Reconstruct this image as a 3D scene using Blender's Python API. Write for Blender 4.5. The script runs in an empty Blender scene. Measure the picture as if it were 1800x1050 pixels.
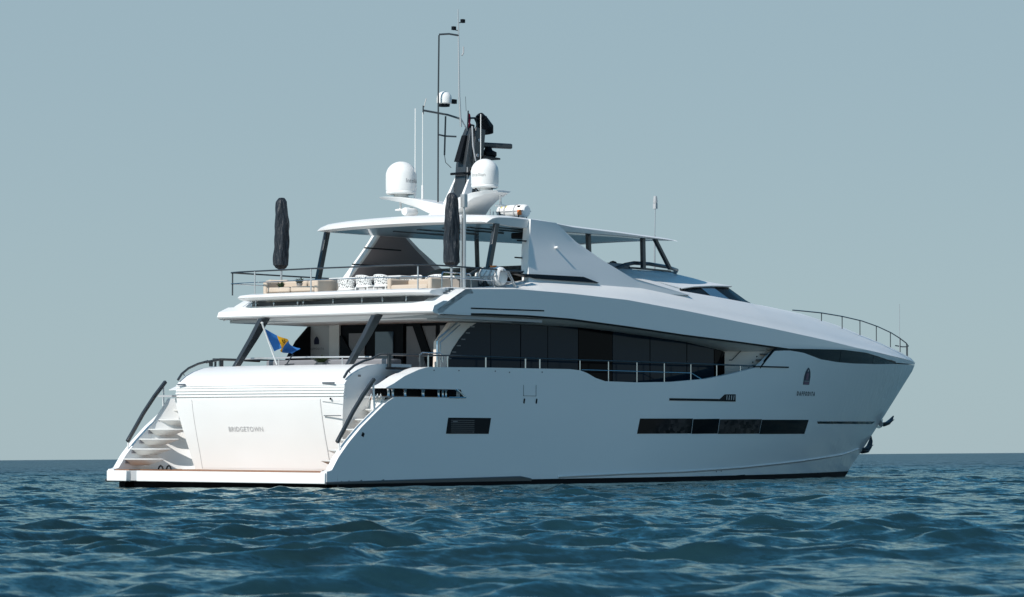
import bpy, bmesh, math, random
import numpy as np
from mathutils import Vector, Matrix
from math import sin, cos, pi, radians, sqrt, atan2
random.seed(7)
rng = np.random.default_rng(11)
SC = bpy.context.scene

# ------------------------------------------------------------------ camera, sky, sun, exposure
CAM = Vector((-56.304, -53.504, 0.663)); YAW = radians(38.0); PITCH = math.atan(277.5/5430); ROLL = radians(0.414)
fw = Vector((cos(YAW)*cos(PITCH), sin(YAW)*cos(PITCH), sin(PITCH)))
rt = Vector((sin(YAW), -cos(YAW), 0.0)); up = rt.cross(fw)
rt2 = rt*cos(ROLL)-up*sin(ROLL); up2 = up*cos(ROLL)+rt*sin(ROLL)
cd = bpy.data.cameras.new('camera'); cam = bpy.data.objects.new('camera', cd); SC.collection.objects.link(cam)
M = Matrix((rt2, up2, -fw)).transposed().to_4x4(); M.translation = CAM
cam.matrix_world = M
cd.sensor_width = 36.0; cd.lens = 36.0*5430/1800; cd.clip_start = 0.5; cd.clip_end = 60000
SC.camera = cam
cd.dof.use_dof = True; cd.dof.focus_distance = 86.0; cd.dof.aperture_fstop = 8.0

SUN_AZ = radians(-3.0); SUN_EL = radians(39)        # direction the light travels in plan, height above horizon
w = bpy.data.worlds.new('World'); SC.world = w; w.use_nodes = True
nt = w.node_tree; nt.nodes.clear()
sky = nt.nodes.new('ShaderNodeTexSky'); sky.sky_type = 'NISHITA'; sky.sun_disc = False
sky.sun_elevation = SUN_EL; sky.sun_rotation = radians(-87)
sky.air_density = 1.0; sky.dust_density = 0.6; sky.ozone_density = 3.0; sky.altitude = 0
WS = 0.085
grade = nt.nodes.new('ShaderNodeMix'); grade.data_type = 'RGBA'; grade.blend_type = 'MULTIPLY'; grade.inputs[0].default_value = 1.0
grade.inputs[7].default_value = (0.49, 1.10, 1.20, 1)
# pale band of sea haze low in the sky, by height above the horizon
tcw = nt.nodes.new('ShaderNodeTexCoord'); sep = nt.nodes.new('ShaderNodeSeparateXYZ'); nt.links.new(tcw.outputs['Generated'], sep.inputs[0])
hz = nt.nodes.new('ShaderNodeValToRGB'); hz.color_ramp.interpolation = 'EASE'
hz.color_ramp.elements[0].position = 0.0; hz.color_ramp.elements[0].color = (0.396, 0.497, 0.534, 1)
hz.color_ramp.elements[1].position = 0.16; hz.color_ramp.elements[1].color = (0.340, 0.456, 0.515, 1)
hs = nt.nodes.new('ShaderNodeMix'); hs.data_type = 'RGBA'; hs.blend_type = 'MULTIPLY'; hs.inputs[0].default_value = 1.0; hs.inputs[7].default_value = (1/WS, 1/WS, 1/WS, 1)
wr = nt.nodes.new('ShaderNodeMapRange'); wr.interpolation_type = 'SMOOTHSTEP'; wr.inputs[1].default_value = 0.145; wr.inputs[2].default_value = 0.27; wr.inputs[3].default_value = 0.94; wr.inputs[4].default_value = 0.0
mixw = nt.nodes.new('ShaderNodeMix'); mixw.data_type = 'RGBA'
nt.links.new(sep.outputs[2], hz.inputs[0]); nt.links.new(sep.outputs[2], wr.inputs[0]); nt.links.new(wr.outputs[0], mixw.inputs[0]); nt.links.new(hz.outputs[0], hs.inputs[6]); nt.links.new(hs.outputs[2], mixw.inputs[7])
bg = nt.nodes.new('ShaderNodeBackground'); bg.inputs[1].default_value = WS
wo = nt.nodes.new('ShaderNodeOutputWorld')
nt.links.new(sky.outputs[0], grade.inputs[6]); nt.links.new(grade.outputs[2], mixw.inputs[6]); nt.links.new(mixw.outputs[2], bg.inputs[0]); nt.links.new(bg.outputs[0], wo.inputs[0])
sd = bpy.data.lights.new('sun', 'SUN'); sd.energy = 4.4; sd.angle = radians(0.5); sd.color = (1.0, 0.945, 0.885)
so = bpy.data.objects.new('sun', sd); SC.collection.objects.link(so)
trav = Vector((cos(SUN_AZ)*cos(SUN_EL), sin(SUN_AZ)*cos(SUN_EL), -sin(SUN_EL)))
so.rotation_euler = trav.to_track_quat('-Z', 'Y').to_euler(); so.location = (0, 0, 40)
vs = SC.view_settings; vs.view_transform = 'Standard'; vs.look = 'None'; vs.gamma = 1.0; vs.exposure = 0.0; vs.use_curve_mapping = False
SC.cycles.max_bounces = 8; SC.cycles.diffuse_bounces = 4; SC.cycles.glossy_bounces = 4

# ------------------------------------------------------------------ materials
def mat(name, col, rough=0.4, metal=0.0, coat=0.0, spec=0.5, bump=None, vary=None, ior=1.45):
    m = bpy.data.materials.new(name); m.use_nodes = True
    n = m.node_tree.nodes; l = m.node_tree.links; b = n['Principled BSDF']
    b.inputs['Base Color'].default_value = (*col, 1); b.inputs['Roughness'].default_value = rough
    b.inputs['Metallic'].default_value = metal; b.inputs['Coat Weight'].default_value = coat
    b.inputs['Coat Roughness'].default_value = 0.04; b.inputs['Specular IOR Level'].default_value = spec; b.inputs['IOR'].default_value = ior
    tc = n.new('ShaderNodeTexCoord')
    if vary:
        sc, amt, c2 = vary
        t = n.new('ShaderNodeTexNoise'); t.inputs['Scale'].default_value = sc; t.inputs['Detail'].default_value = 5
        mp = n.new('ShaderNodeMapping'); mp.inputs['Scale'].default_value = (0.35, 1, 1)
        l.new(tc.outputs['Object'], mp.inputs[0]); l.new(mp.outputs[0], t.inputs['Vector'])
        r = n.new('ShaderNodeValToRGB'); r.color_ramp.elements[0].position = 0.35; r.color_ramp.elements[1].position = 0.7
        r.color_ramp.elements[0].color = (*col, 1); r.color_ramp.elements[1].color = (*[a*(1-amt)+c*amt for a, c in zip(col, c2)], 1)
        l.new(t.outputs[0], r.inputs[0]); l.new(r.outputs[0], b.inputs['Base Color'])
    if bump:
        sc, st, dist = bump
        t = n.new('ShaderNodeTexNoise'); t.inputs['Scale'].default_value = sc; t.inputs['Detail'].default_value = 4
        l.new(tc.outputs['Object'], t.inputs['Vector'])
        bu = n.new('ShaderNodeBump'); bu.inputs['Strength'].default_value = st; bu.inputs['Distance'].default_value = dist
        l.new(t.outputs[0], bu.inputs['Height']); l.new(bu.outputs[0], b.inputs['Normal'])
    return m
WHITE = mat('gelcoat_white', (0.80, 0.80, 0.79), 0.34, coat=0.0, spec=0.25, bump=(0.9, 0.12, 0.03), vary=(0.7, 0.25, (0.72, 0.72, 0.70)))
HULLW = mat('hull_paint_white', (0.78, 0.79, 0.79), 0.30, coat=0.6, spec=0.4, bump=(0.55, 0.16, 0.05), vary=(0.45, 0.3, (0.70, 0.72, 0.72)))
DECKW = mat('deck_white', (0.74, 0.74, 0.72), 0.55, vary=(3, 0.4, (0.62, 0.61, 0.58)))
SHELLW = mat('dome_white', (0.82, 0.82, 0.80), 0.45, spec=0.25)
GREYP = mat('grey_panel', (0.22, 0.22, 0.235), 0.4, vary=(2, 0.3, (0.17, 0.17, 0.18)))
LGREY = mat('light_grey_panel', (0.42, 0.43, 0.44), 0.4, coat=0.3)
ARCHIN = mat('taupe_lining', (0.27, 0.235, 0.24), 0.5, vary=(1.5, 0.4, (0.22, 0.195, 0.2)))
GLASS = mat('tinted_glass', (0.010, 0.024, 0.040), 0.05, spec=0.12, ior=1.45, bump=(0.5, 0.06, 0.02))
GLASS2 = mat('dark_door_glass', (0.003, 0.003, 0.005), 0.08, spec=0.05)
PALEG = mat('painted_reflection_glass', (0.07, 0.115, 0.16), 0.05, coat=1.0)  # pale blue base colour paints in the pane's reflection
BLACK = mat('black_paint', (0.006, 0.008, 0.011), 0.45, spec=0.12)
BOOT = mat('black_antifouling', (0.006, 0.006, 0.008), 0.6, spec=0.1)
CHAR = mat('charcoal_paint', (0.035, 0.042, 0.048), 0.3, coat=0.3)
SLATE = mat('slate_grey_paint', (0.09, 0.105, 0.12), 0.3, coat=0.4)
STEEL = mat('polished_steel', (0.62, 0.63, 0.64), 0.16, metal=1.0)
ALU = mat('brushed_aluminium', (0.5, 0.52, 0.53), 0.4, metal=0.6)
TEAK = mat('teak', (0.30, 0.15, 0.08), 0.6, vary=(6, 0.6, (0.2, 0.09, 0.05)))
BEIGE = mat('beige_cushion', (0.56, 0.47, 0.38), 0.9, bump=(5, 0.3, 0.03), vary=(2.5, 0.4, (0.48, 0.39, 0.31)))
TAUPE = mat('taupe_upholstery', (0.30, 0.27, 0.24), 0.9)
COVER = mat('black_fabric_cover', (0.018, 0.023, 0.030), 0.42, bump=(5, 0.8, 0.08), spec=0.45)
RUBBER = mat('rubber_grey', (0.06, 0.075, 0.085), 0.5)
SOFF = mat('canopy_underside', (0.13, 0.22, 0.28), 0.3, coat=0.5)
ORANGE = mat('orange_tape', (0.8, 0.22, 0.05), 0.6)
YELLOW = mat('yellow_sticker', (0.75, 0.62, 0.03), 0.5)
RED = mat('red_cloth', (0.5, 0.02, 0.06), 0.8)
BLUEF = mat('flag_blue', (0.03, 0.17, 0.48), 0.75, bump=(9, 0.3, 0.02))
GOLDF = mat('flag_gold', (0.85, 0.42, 0.01), 0.75, bump=(9, 0.3, 0.02))
LEAF = mat('leaf_green', (0.035, 0.06, 0.02), 0.6)
POT = mat('pot_grey', (0.3, 0.3, 0.3), 0.7)
CREAM = mat('cream_wall', (0.80, 0.70, 0.62), 0.5, vary=(1.5, 0.3, (0.58, 0.50, 0.45)))
TXT = mat('letter_dark', (0.012, 0.02, 0.035), 0.4)
TXTG = mat('letter_grey', (0.30, 0.30, 0.30), 0.5)
TXTP = mat('letter_silver', (0.46, 0.46, 0.46), 0.5)
LENS = mat('lens_dark', (0.01, 0.01, 0.012), 0.05)
NAVY = mat('emblem_navy', (0.012, 0.018, 0.05), 0.4)
PINK = mat('emblem_rose', (0.16, 0.09, 0.14), 0.5)

for _nd in COVER.node_tree.nodes:      # folds of the cloth run down the cover
    if _nd.type == 'TEX_NOISE':
        _mm = COVER.node_tree.nodes.new('ShaderNodeMapping'); _mm.inputs['Scale'].default_value = (2.6, 2.6, .55)
        _cc = [q for q in COVER.node_tree.nodes if q.type == 'TEX_COORD'][0]
        COVER.node_tree.links.new(_cc.outputs['Object'], _mm.inputs[0]); COVER.node_tree.links.new(_mm.outputs[0], _nd.inputs['Vector'])
def pattern_mat():
    m = mat('chair_lattice', (0.75, 0.75, 0.73), 0.6)
    n = m.node_tree.nodes; l = m.node_tree.links; tc = n.new('ShaderNodeTexCoord')
    v = n.new('ShaderNodeTexVoronoi'); v.inputs['Scale'].default_value = 30
    r = n.new('ShaderNodeValToRGB'); r.color_ramp.interpolation = 'CONSTANT'
    r.color_ramp.elements[0].color = (0.03, 0.035, 0.04, 1); r.color_ramp.elements[1].position = 0.40; r.color_ramp.elements[1].color = (0.75, 0.75, 0.73, 1)
    l.new(tc.outputs['Object'], v.inputs['Vector']); l.new(v.outputs['Distance'], r.inputs[0]); l.new(r.outputs[0], n['Principled BSDF'].inputs['Base Color'])
    return m
LATT = pattern_mat()

def hull_window_mat():  # brown-grey mottle paints reflections into the window's base colour
    m = mat('cabin_window', (0.003, 0.003, 0.005), 0.06, spec=0.06)
    n = m.node_tree.nodes; l = m.node_tree.links; tc = n.new('ShaderNodeTexCoord')
    mp = n.new('ShaderNodeMapping'); mp.inputs['Scale'].default_value = (5.5, 1.0, 9)
    v = n.new('ShaderNodeTexVoronoi'); v.inputs['Scale'].default_value = 1.0; v.distance = 'CHEBYCHEV'
    no = n.new('ShaderNodeTexNoise'); no.inputs['Scale'].default_value = 0.55
    l.new(tc.outputs['Object'], mp.inputs[0]); l.new(mp.outputs[0], v.inputs['Vector']); l.new(tc.outputs['Object'], no.inputs['Vector'])
    r = n.new('ShaderNodeValToRGB'); r.color_ramp.elements[0].position = 0.42; r.color_ramp.elements[1].position = 0.52
    r.color_ramp.elements[0].color = (0, 0, 0, 1); r.color_ramp.elements[1].color = (1, 1, 1, 1); l.new(no.outputs[0], r.inputs[0])
    s = n.new('ShaderNodeSeparateColor'); l.new(v.outputs['Color'], s.inputs[0])
    mu = n.new('ShaderNodeMath'); mu.operation = 'MULTIPLY'; l.new(s.outputs[0], mu.inputs[0]); l.new(r.outputs[0], mu.inputs[1])
    mx = n.new('ShaderNodeMix'); mx.data_type = 'RGBA'; mx.inputs[6].default_value = (0.004, 0.004, 0.006, 1); mx.inputs[7].default_value = (0.065, 0.05, 0.048, 1)
    l.new(mu.outputs[0], mx.inputs[0]); l.new(mx.outputs[2], n['Principled BSDF'].inputs['Base Color'])
    return m
CABW = hull_window_mat()

HULLW.node_tree.nodes['Principled BSDF'].inputs['Coat Roughness'].default_value = 0.13
# the flared bow throws back broken light from the water: its paint is less fair there
_n = HULLW.node_tree.nodes; _l = HULLW.node_tree.links; _b = [q for q in _n if q.type == 'BUMP'][0]
_tc = [q for q in _n if q.type == 'TEX_COORD'][0]; _s = _n.new('ShaderNodeSeparateXYZ'); _l.new(_tc.outputs['Object'], _s.inputs[0])
_m = _n.new('ShaderNodeMapRange'); _m.inputs[1].default_value = 24; _m.inputs[2].default_value = 32; _m.inputs[3].default_value = 0.0; _m.inputs[4].default_value = 0.55; _l.new(_s.outputs[0], _m.inputs[0])
_mp = _n.new('ShaderNodeMapping'); _mp.inputs['Scale'].default_value = (1.6, 1.6, .75); _mp.inputs['Rotation'].default_value = (0, .5, 0); _l.new(_tc.outputs['Object'], _mp.inputs[0])
_t = _n.new('ShaderNodeTexNoise'); _t.inputs['Scale'].default_value = 1.5; _t.inputs['Detail'].default_value = 3; _t.inputs['Distortion'].default_value = 1.2; _l.new(_mp.outputs[0], _t.inputs['Vector'])
_u = _n.new('ShaderNodeBump'); _u.inputs['Distance'].default_value = .12; _l.new(_m.outputs[0], _u.inputs['Strength']); _l.new(_t.outputs[0], _u.inputs['Height']); _l.new(_b.outputs[0], _u.inputs['Normal'])
_l.new(_u.outputs[0], _n['Principled BSDF'].inputs['Normal'])

# ------------------------------------------------------------------ mesh builder
class MB:
    def __init__(s): s.v = []; s.f = []; s.m = []
    def add(s, vs, fs, mi=0):
        o = len(s.v); s.v += [tuple(float(c) for c in p) for p in vs]
        for f in fs: s.f.append(tuple(i+o for i in f)); s.m.append(mi)
        return s
    def box(s, c, d, mi=0, R=None, taper=1.0):
        a, b, e = d[0]/2, d[1]/2, d[2]/2; P = []
        for z in (-1, 1):
            k = taper if z > 0 else 1.0
            for x, y in ((-1, -1), (1, -1), (1, 1), (-1, 1)):
                p = Vector((x*a*k, y*b*k, z*e))
                if R: p = R @ p
                P.append((p.x+c[0], p.y+c[1], p.z+c[2]))
        return s.add(P, [(0, 3, 2, 1), (4, 5, 6, 7), (0, 1, 5, 4), (1, 2, 6, 5), (2, 3, 7, 6), (3, 0, 4, 7)], mi)
    def grid(s, rows, mi=0, close=False, mif=None):
        n = len(rows[0]); o = len(s.v)
        for r in rows: s.v += [tuple(float(c) for c in p) for p in r]
        for i in range(len(rows)-1):
            for j in range(n if close else n-1):
                k = (j+1) % n
                s.f.append((o+i*n+j, o+i*n+k, o+(i+1)*n+k, o+(i+1)*n+j)); s.m.append(mif(i, j) if mif else mi)
        return s
    def slab(s, A, B, mi=0, mif=None):
        """two facing grids stitched along their border"""
        s.grid(A, mi, mif=mif); s.grid([list(reversed(r)) for r in B], mi)
        n = len(A[0]); m = len(A)
        for i in range(m-1):
            for j in (0, n-1): s.add([A[i][j], A[i+1][j], B[i+1][j], B[i][j]], [(0, 1, 2, 3)], mi)
        for j in range(n-1):
            for i in (0, m-1): s.add([A[i][j], A[i][j+1], B[i][j+1], B[i][j]], [(0, 1, 2, 3)], mi)
        return s
    def loft(s, rings, mi=0, cap=True):
        s.grid(rings, mi, close=True); n = len(rings[0])
        if cap:
            s.add(rings[0], [tuple(range(n))], mi); s.add(rings[-1], [tuple(reversed(range(n)))], mi)
        return s
    def tube(s, pts, r, n=8, mi=0, sy=1.0):
        pts = [Vector(p) for p in pts]; rings = []; prev = None
        for i, p in enumerate(pts):
            d = (pts[min(i+1, len(pts)-1)]-pts[max(i-1, 0)]).normalized()
            a = prev if prev else (Vector((0, 0, 1)) if abs(d.z) < .9 else Vector((0, 1, 0)))
            u = (a-d*a.dot(d)).normalized(); prev = u; q = d.cross(u)
            rr = r[i] if isinstance(r, (list, tuple)) else r
            rings.append([p+u*cos(2*pi*k/n)*rr+q*sin(2*pi*k/n)*rr*sy for k in range(n)])
        return s.loft(rings, mi)
    def lathe(s, prof, c, n=32, mi=0, ax='z', fn=None):
        rings = []
        for r, h in prof:
            R = []
            for k in range(n):
                t = 2*pi*k/n; rr = r*(fn(t, h) if fn else 1)
                if ax == 'z': R.append((c[0]+rr*cos(t), c[1]+rr*sin(t), c[2]+h))
                elif ax == 'x': R.append((c[0]+h, c[1]+rr*cos(t), c[2]+rr*sin(t)))
                else: R.append((c[0]+rr*sin(t), c[1]+h, c[2]+rr*cos(t)))
            rings.append(R)
        return s.loft(rings, mi)
    def prism(s, poly, y0, y1, mi=0, fy=None):
        """polygon in (x,z) extruded along y"""
        A = [(x, y0, z) for x, z in poly]; B = [(x, y1, z) for x, z in poly]
        return s.loft([A, B], mi)
    def mirror(s):
        n = len(s.v); s.v += [(x, -y, z) for x, y, z in s.v]
        s.f += [tuple(reversed([i+n for i in f])) for f in s.f]; s.m += list(s.m); return s
    def build(s, name, mats, parent=None, bevel=0, smooth=35, sub=0, loc=None):
        me = bpy.data.meshes.new(name); me.from_pydata(s.v, [], s.f)
        if not isinstance(mats, (list, tuple)): mats = [mats]
        for m in mats: me.materials.append(m)
        me.polygons.foreach_set('material_index', s.m); me.update()
        b = bmesh.new(); b.from_mesh(me); bmesh.ops.remove_doubles(b, verts=b.verts, dist=0.0004)
        bmesh.ops.dissolve_degenerate(b, edges=b.edges, dist=0.0002)
        bmesh.ops.recalc_face_normals(b, faces=b.faces); b.to_mesh(me); b.free()
        if smooth:
            me.shade_smooth(); me.set_sharp_from_angle(angle=radians(smooth))
        o = bpy.data.objects.new(name, me); SC.collection.objects.link(o)
        if parent: o.parent = parent
        if loc: o.location = loc
        if bevel:
            md = o.modifiers.new('bevel', 'BEVEL'); md.width = bevel; md.segments = 2; md.limit_method = 'ANGLE'; md.angle_limit = radians(35)
            md.harden_normals = False
        return o

HEEL = 0.0115; LIFT = 3.3*HEEL
YM = Matrix.Translation((0, 0, LIFT)) @ Matrix.Rotation(HEEL, 4, 'X')
def thing(name, label, cat, loc=(0, 0, 0), rz=0.0, group=None):
    """an Empty at the thing's base, given in the yacht's own frame"""
    o = bpy.data.objects.new(name, None); SC.collection.objects.link(o); o.empty_display_size = 0.2
    o.matrix_world = YM @ Matrix.Translation(loc) @ Matrix.Rotation(rz, 4, 'Z')
    o['label'] = label; o['category'] = cat
    if group: o['group'] = group
    return o
def copy_tree(o, parent=None):
    c = o.copy(); SC.collection.objects.link(c)
    if parent: c.parent = parent
    for ch in [q for q in o.children]: copy_tree(ch, c)
    return c
def lab(o, t): o['label'] = t; return o
def itp(x, pts): return float(np.interp(x, [p[0] for p in pts], [p[1] for p in pts]))
def lin(a, b, n): return [a+(b-a)*i/(n-1) for i in range(n)]
def text_mesh(body, size, spacing=1.0, bold=0.0):
    cu = bpy.data.curves.new('t', 'FONT'); cu.body = body; cu.size = size; cu.align_x = 'CENTER'; cu.align_y = 'CENTER'; cu.space_character = spacing
    cu.resolution_u = 3; cu.offset = bold
    o = bpy.data.objects.new('t', cu); SC.collection.objects.link(o); dg = bpy.context.evaluated_depsgraph_get()
    me = bpy.data.meshes.new_from_object(o.evaluated_get(dg)); vs_ = [tuple(v.co) for v in me.vertices]; fs = [tuple(p.vertices) for p in me.polygons]
    bpy.data.objects.remove(o); bpy.data.curves.remove(cu); bpy.data.meshes.remove(me)
    return vs_, fs

# ------------------------------------------------------------------ hull form (metres; x forward, y to port, z up)
XS = [(-.9, 28.6), (-.6, 29.0), (0.02, 29.85), (.26, 30.14), (.72, 30.75), (1.28, 31.44), (1.89, 32.2), (2.71, 33.18), (3.49, 34.12), (3.72, 34.21), (4.8, 34.21)]
def xstem(z): return itp(z, XS)
def half(x, z):
    zz = min(max(z, 0), 4); x0 = 12.0+3.0*zz/4; xs = xstem(z)
    t = max(0.0, (x-x0)/(xs-x0)); return 3.75*(1-min(t, 1)**(2.0+0.5*zz/4))
SHEER = [(3.86, 2.94), (6.4, 2.97), (9.83, 2.99), (10.3, 2.965), (10.6, 2.90), (11.0, 2.77), (11.43, 2.69), (12.96, 2.68), (14.6, 2.72), (16.32, 2.83), (17.84, 3.02), (19.11, 3.22), (19.59, 3.45), (20.0, 3.71),
         (20.94, 3.745), (21.87, 3.70), (23.09, 3.53), (24.41, 3.47), (25.86, 3.46), (28.09, 3.49), (30.35, 3.55), (34.2, 3.60)]
def sheer(x): return itp(x, SHEER)
BANDB = [(4.0, 4.32), (6.2, 4.37), (8, 4.38), (9.85, 4.35), (12.45, 4.22), (15.18, 4.06), (18.1, 3.93), (20.94, 3.80), (22.8, 3.83), (24.74, 3.86), (26.76, 3.82), (28.6, 3.70), (30.33, 3.59), (34.2, 3.62)]
BANDT = [(4.21, 4.39), (4.79, 4.70), (5.37, 4.97), (7.5, 5.05), (9.86, 5.02), (12.46, 4.94), (15.2, 4.74), (18.1, 4.50), (21.46, 4.25), (25.67, 3.96), (29.27, 3.80), (32.5, 3.72), (34.2, 3.67)]

YACHT = thing('motor_yacht', 'long white motor yacht seen from its sunlit stern, afloat on the blue sea', 'yacht')

def shell(mb, xs, zlo, zhi, th, rows=10, mif=None):
    A, B = [], []
    for x in xs:
        zs = lin(zlo(x), zhi(x), rows)
        A.append([(x, -half(x, z), z) for z in zs]); B.append([(x, -half(x, z)+th(x, z), z) for z in zs])
    mb.slab(A, B, 0, mif)
FASH = [(-0.02, 0.30), (0.22, 0.37), (0.47, 0.69), (0.83, 1.03), (1.32, 1.42), (1.86, 1.78), (2.25, 2.03), (2.52, 2.15), (2.74, 2.175), (5.2, 2.175)]
hb = MB()
# lower aft side with the curved fashion plate
xs = sorted(set([.43, .445]+lin(0.03, 2.74, 30)+lin(2.74, 5.2, 8)))
shell(hb, xs, lambda x: 0.035 if x < .44 else -0.7, lambda x: max(.33, itp(x, FASH)), lambda x, z: 0.2, 14)
# wing above the mooring slot
WT = [(2.2, 2.385), (2.52, 2.50), (2.96, 2.70), (3.52, 2.87), (3.86, 2.94), (5.2, 2.955)]
shell(hb, lin(2.24, 5.2, 22), lambda x: 2.385, lambda x: itp(x, WT), lambda x, z: 0.5, 5)
# midship side up to the sheer with its dip
shell(hb, sorted(set(lin(5.2, 19.11, 70)+[10.3, 10.6, 11.0, 11.43])), lambda x: -0.7, sheer, lambda x, z: 0.16, 16)
# forward part, running to the raked stem
A, B = [], []
for s in lin(0, 1, 60):
    s = 1-(1-s)**1.25; ra, rb = [], []
    xt = 19.11+s*(34.16-19.11)
    for _ in range(12):
        zt = sheer(xt); xt = 19.11+s*(xstem(zt)-19.11)
    for k in lin(0, 1, 22):
        z = -0.8+k*(zt+0.8); x = 19.11+s*(xstem(z)-19.11); h = half(x, z)
        ra.append((x, -h, z)); rb.append((x-0.02, -max(h-0.12, 0.0), z))
    A.append(ra); B.append(rb)
hb.grid(A); hb.grid([[(p[0], p[1], p[2]) for p in reversed(r)] for r in B])
for i in range(len(A)-1): hb.add([A[i][-1], A[i+1][-1], B[i+1][-1], B[i][-1]], [(0, 1, 2, 3)])
hb.mirror()
hull = hb.build('hull', [HULLW, WHITE, BOOT], YACHT, smooth=28)
for p in hull.data.polygons:
    if p.normal.z > .3 or (p.normal.x < -.5 and p.center.x < 5): p.material_index = 1
    if p.center.z < 0.03 or (p.normal.x < -.9 and p.center.z < 0.0): p.material_index = 2

# black boot top at the waterline, set 6 mm proud of the side
bt = MB(); rows = []
for s in lin(0.018, 1, 90):
    xr = []
    for z in (-0.5, -0.2, 0.0, 0.065):
        x = 0.0+s*(xstem(z)+0.012-0.0); xr.append((x, -half(x, z)-0.02, z))
    rows.append(xr)
bt.grid(rows); bt.mirror(); bt.build('boot_stripe', BOOT, YACHT)
# stern rubbing strake
rs = MB(); rows = []
for x in lin(-0.03, 8.1, 20):
    t = 0.0 if x < 7.85 else 0.06; z1 = 0.085+0.075*min(1, max(0, x)/8)
    rows.append([(x, -3.755, z1-t), (x, -3.80, z1-0.02-t), (x, -3.80, 0.02), (x, -3.755, 0.0)])
for sg in (-1, 1): MB().loft([[(x, -sg*y, z) for x, y, z in r] for r in rows]).build('rubbing_strake', CHAR, YACHT, bevel=.008)
sp = MB(); SPR = [(9.29, .12), (12.39, .18), (15.27, .21), (18.68, .29), (22.98, .44), (27.79, .63), (29.9, .80)]
rows = []
for x in lin(9.3, 29.9, 50):
    z = itp(x, SPR); h = half(x, z); rows.append([(x, -h+0.01, z+.02), (x, -h-.045, z+.012), (x, -h-.045, z-.004), (x, -half(x, z-.06)+.01, z-.06)])
sp.loft(rows); sp.mirror(); sp.build('spray_rail', HULLW, YACHT)

def on_side(name, poly, m, parent, off=0.01, n=12, cap=0.03):
    """thin solid laid on the starboard side; poly = 4 corners (x,z) lower-aft, lower-fwd, upper-fwd, upper-aft"""
    A, B = [], []
    for i in range(n):
        t = i/(n-1); a = [poly[0][k]*(1-t)+poly[1][k]*t for k in (0, 1)]; b = [poly[3][k]*(1-t)+poly[2][k]*t for k in (0, 1)]
        ra, rb = [], []
        for k in lin(0, 1, 3):
            x = a[0]*(1-k)+b[0]*k; z = a[1]*(1-k)+b[1]*k; h = half(x, z); ra.append((x, -h-off, z)); rb.append((x, -h+cap, z))
        A.append(ra); B.append(rb)
    return MB().slab(A, B).build(name, m, parent, smooth=30)
# engine room vent (aft), cabin windows amidships, slim bow window
wv = on_side('hull_vent', [(4.59, 1.255), (6.33, 1.255), (6.43, 1.665), (4.68, 1.665)], BLACK, YACHT, 0.008)
sl = MB()
for k in range(7):
    z = 1.30+k*.05; sl.box((5.25, -3.765, z), (0.95, 0.012, 0.012)); sl.box((5.68, -3.765, z), (0.02, 0.012, 0.03)) if k < 1 else None
sl.box((4.95, -3.765, 1.565), (0.18, .01, .03))
sl.build('louvre', SLATE, wv)
for a, b, c, d, m in ((12.91, 15.60, 15.66, 13.05, CABW), (15.63, 17.05, 17.11, 15.69, GLASS2), (17.08, 19.60, 19.66, 17.14, CABW), (19.63, 22.98, 23.06, 19.69, GLASS2)):
    on_side('cabin_window', [(a, 1.265), (b, 1.275), (d if False else c, 1.70), (d, 1.685)], m, YACHT, 0.008)
on_side('bow_window', [(23.94, 1.585), (30.4, 1.60), (30.75, 1.685), (23.81, 1.655)], CABW, YACHT, 0.008, 20)
v = on_side('exhaust_vent', [(14.46, 2.195), (17.1, 2.20), (17.1, 2.265), (14.46, 2.262)], BLACK, YACHT, 0.012)
on_side('vent_grille', [(16.95, 2.2), (17.94, 2.2), (17.92, 2.41), (17.32, 2.40)], BLACK, v, 0.016)
for k in range(4): MB().box((17.42+k*.13, -half(17.42+k*.13, 2.3)-.022, 2.31), (0.03, .012, .13), R=Matrix.Rotation(.15, 3, 'Y')).build('grille_slat', LGREY, v)
on_side('side_stripe', [(18.9, 3.21), (20.98, 3.225), (20.98, 3.265), (18.9, 3.25)], BLACK, YACHT, 0.02)
# boarding gate seams and small scuppers
gt = MB(); gt.box((8.06, -3.757, 2.255), (.56, .008, .010)); gt.box((7.80, -3.757, 2.40), (.006, .008, .28)); gt.box((8.34, -3.757, 2.40), (.006, .008, .28))
gt.build('gate_seam', SLATE, YACHT)
for x in (7.83, 8.36): MB().box((x, -3.757, 2.12), (.055, .012, .13), R=Matrix.Rotation(.2, 3, 'Y')).build('scupper', BLACK, YACHT, bevel=.01)
MB().box((1.36, -3.757, 1.23), (.09, .012, .10), R=Matrix.Rotation(.5, 3, 'Y')).build('stern_light', BLACK, YACHT, bevel=.01)
for x, z in ((4.1, 2.86), (5.1, 2.87), (6.6, 2.88), (8.6, 2.89), (7.2, 2.86), (17.2, .19), (17.5, .2)):
    MB().lathe([(0.0, 0), (.018, 0), (.018, -.01), (0, -.012)], (x, -half(x, z)-.004, z), 10, ax='y').build('hull_fitting', SLATE, YACHT)
# long lens-shaped window under the foredeck
fwin = mat('smoked_bow_glass', (0.007, 0.014, 0.020), 0.08, spec=0.14)
for k, (xa, xb) in enumerate(((20.2, 24.6), (24.63, 27.6), (27.63, 30.25))):
    A, B = [], []
    for x in lin(xa, xb, 14):
        z0, z1 = sheer(x)-.03, itp(x, BANDB)-.012; A.append([(x, -half(x, z)+.022, z) for z in (z0, (z0+z1)/2, z1)]); B.append([(x, -half(x, z)+.05, z) for z in (z0, (z0+z1)/2, z1)])
    MB().slab(A, B).build('forecastle_window', fwin, YACHT)
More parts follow.
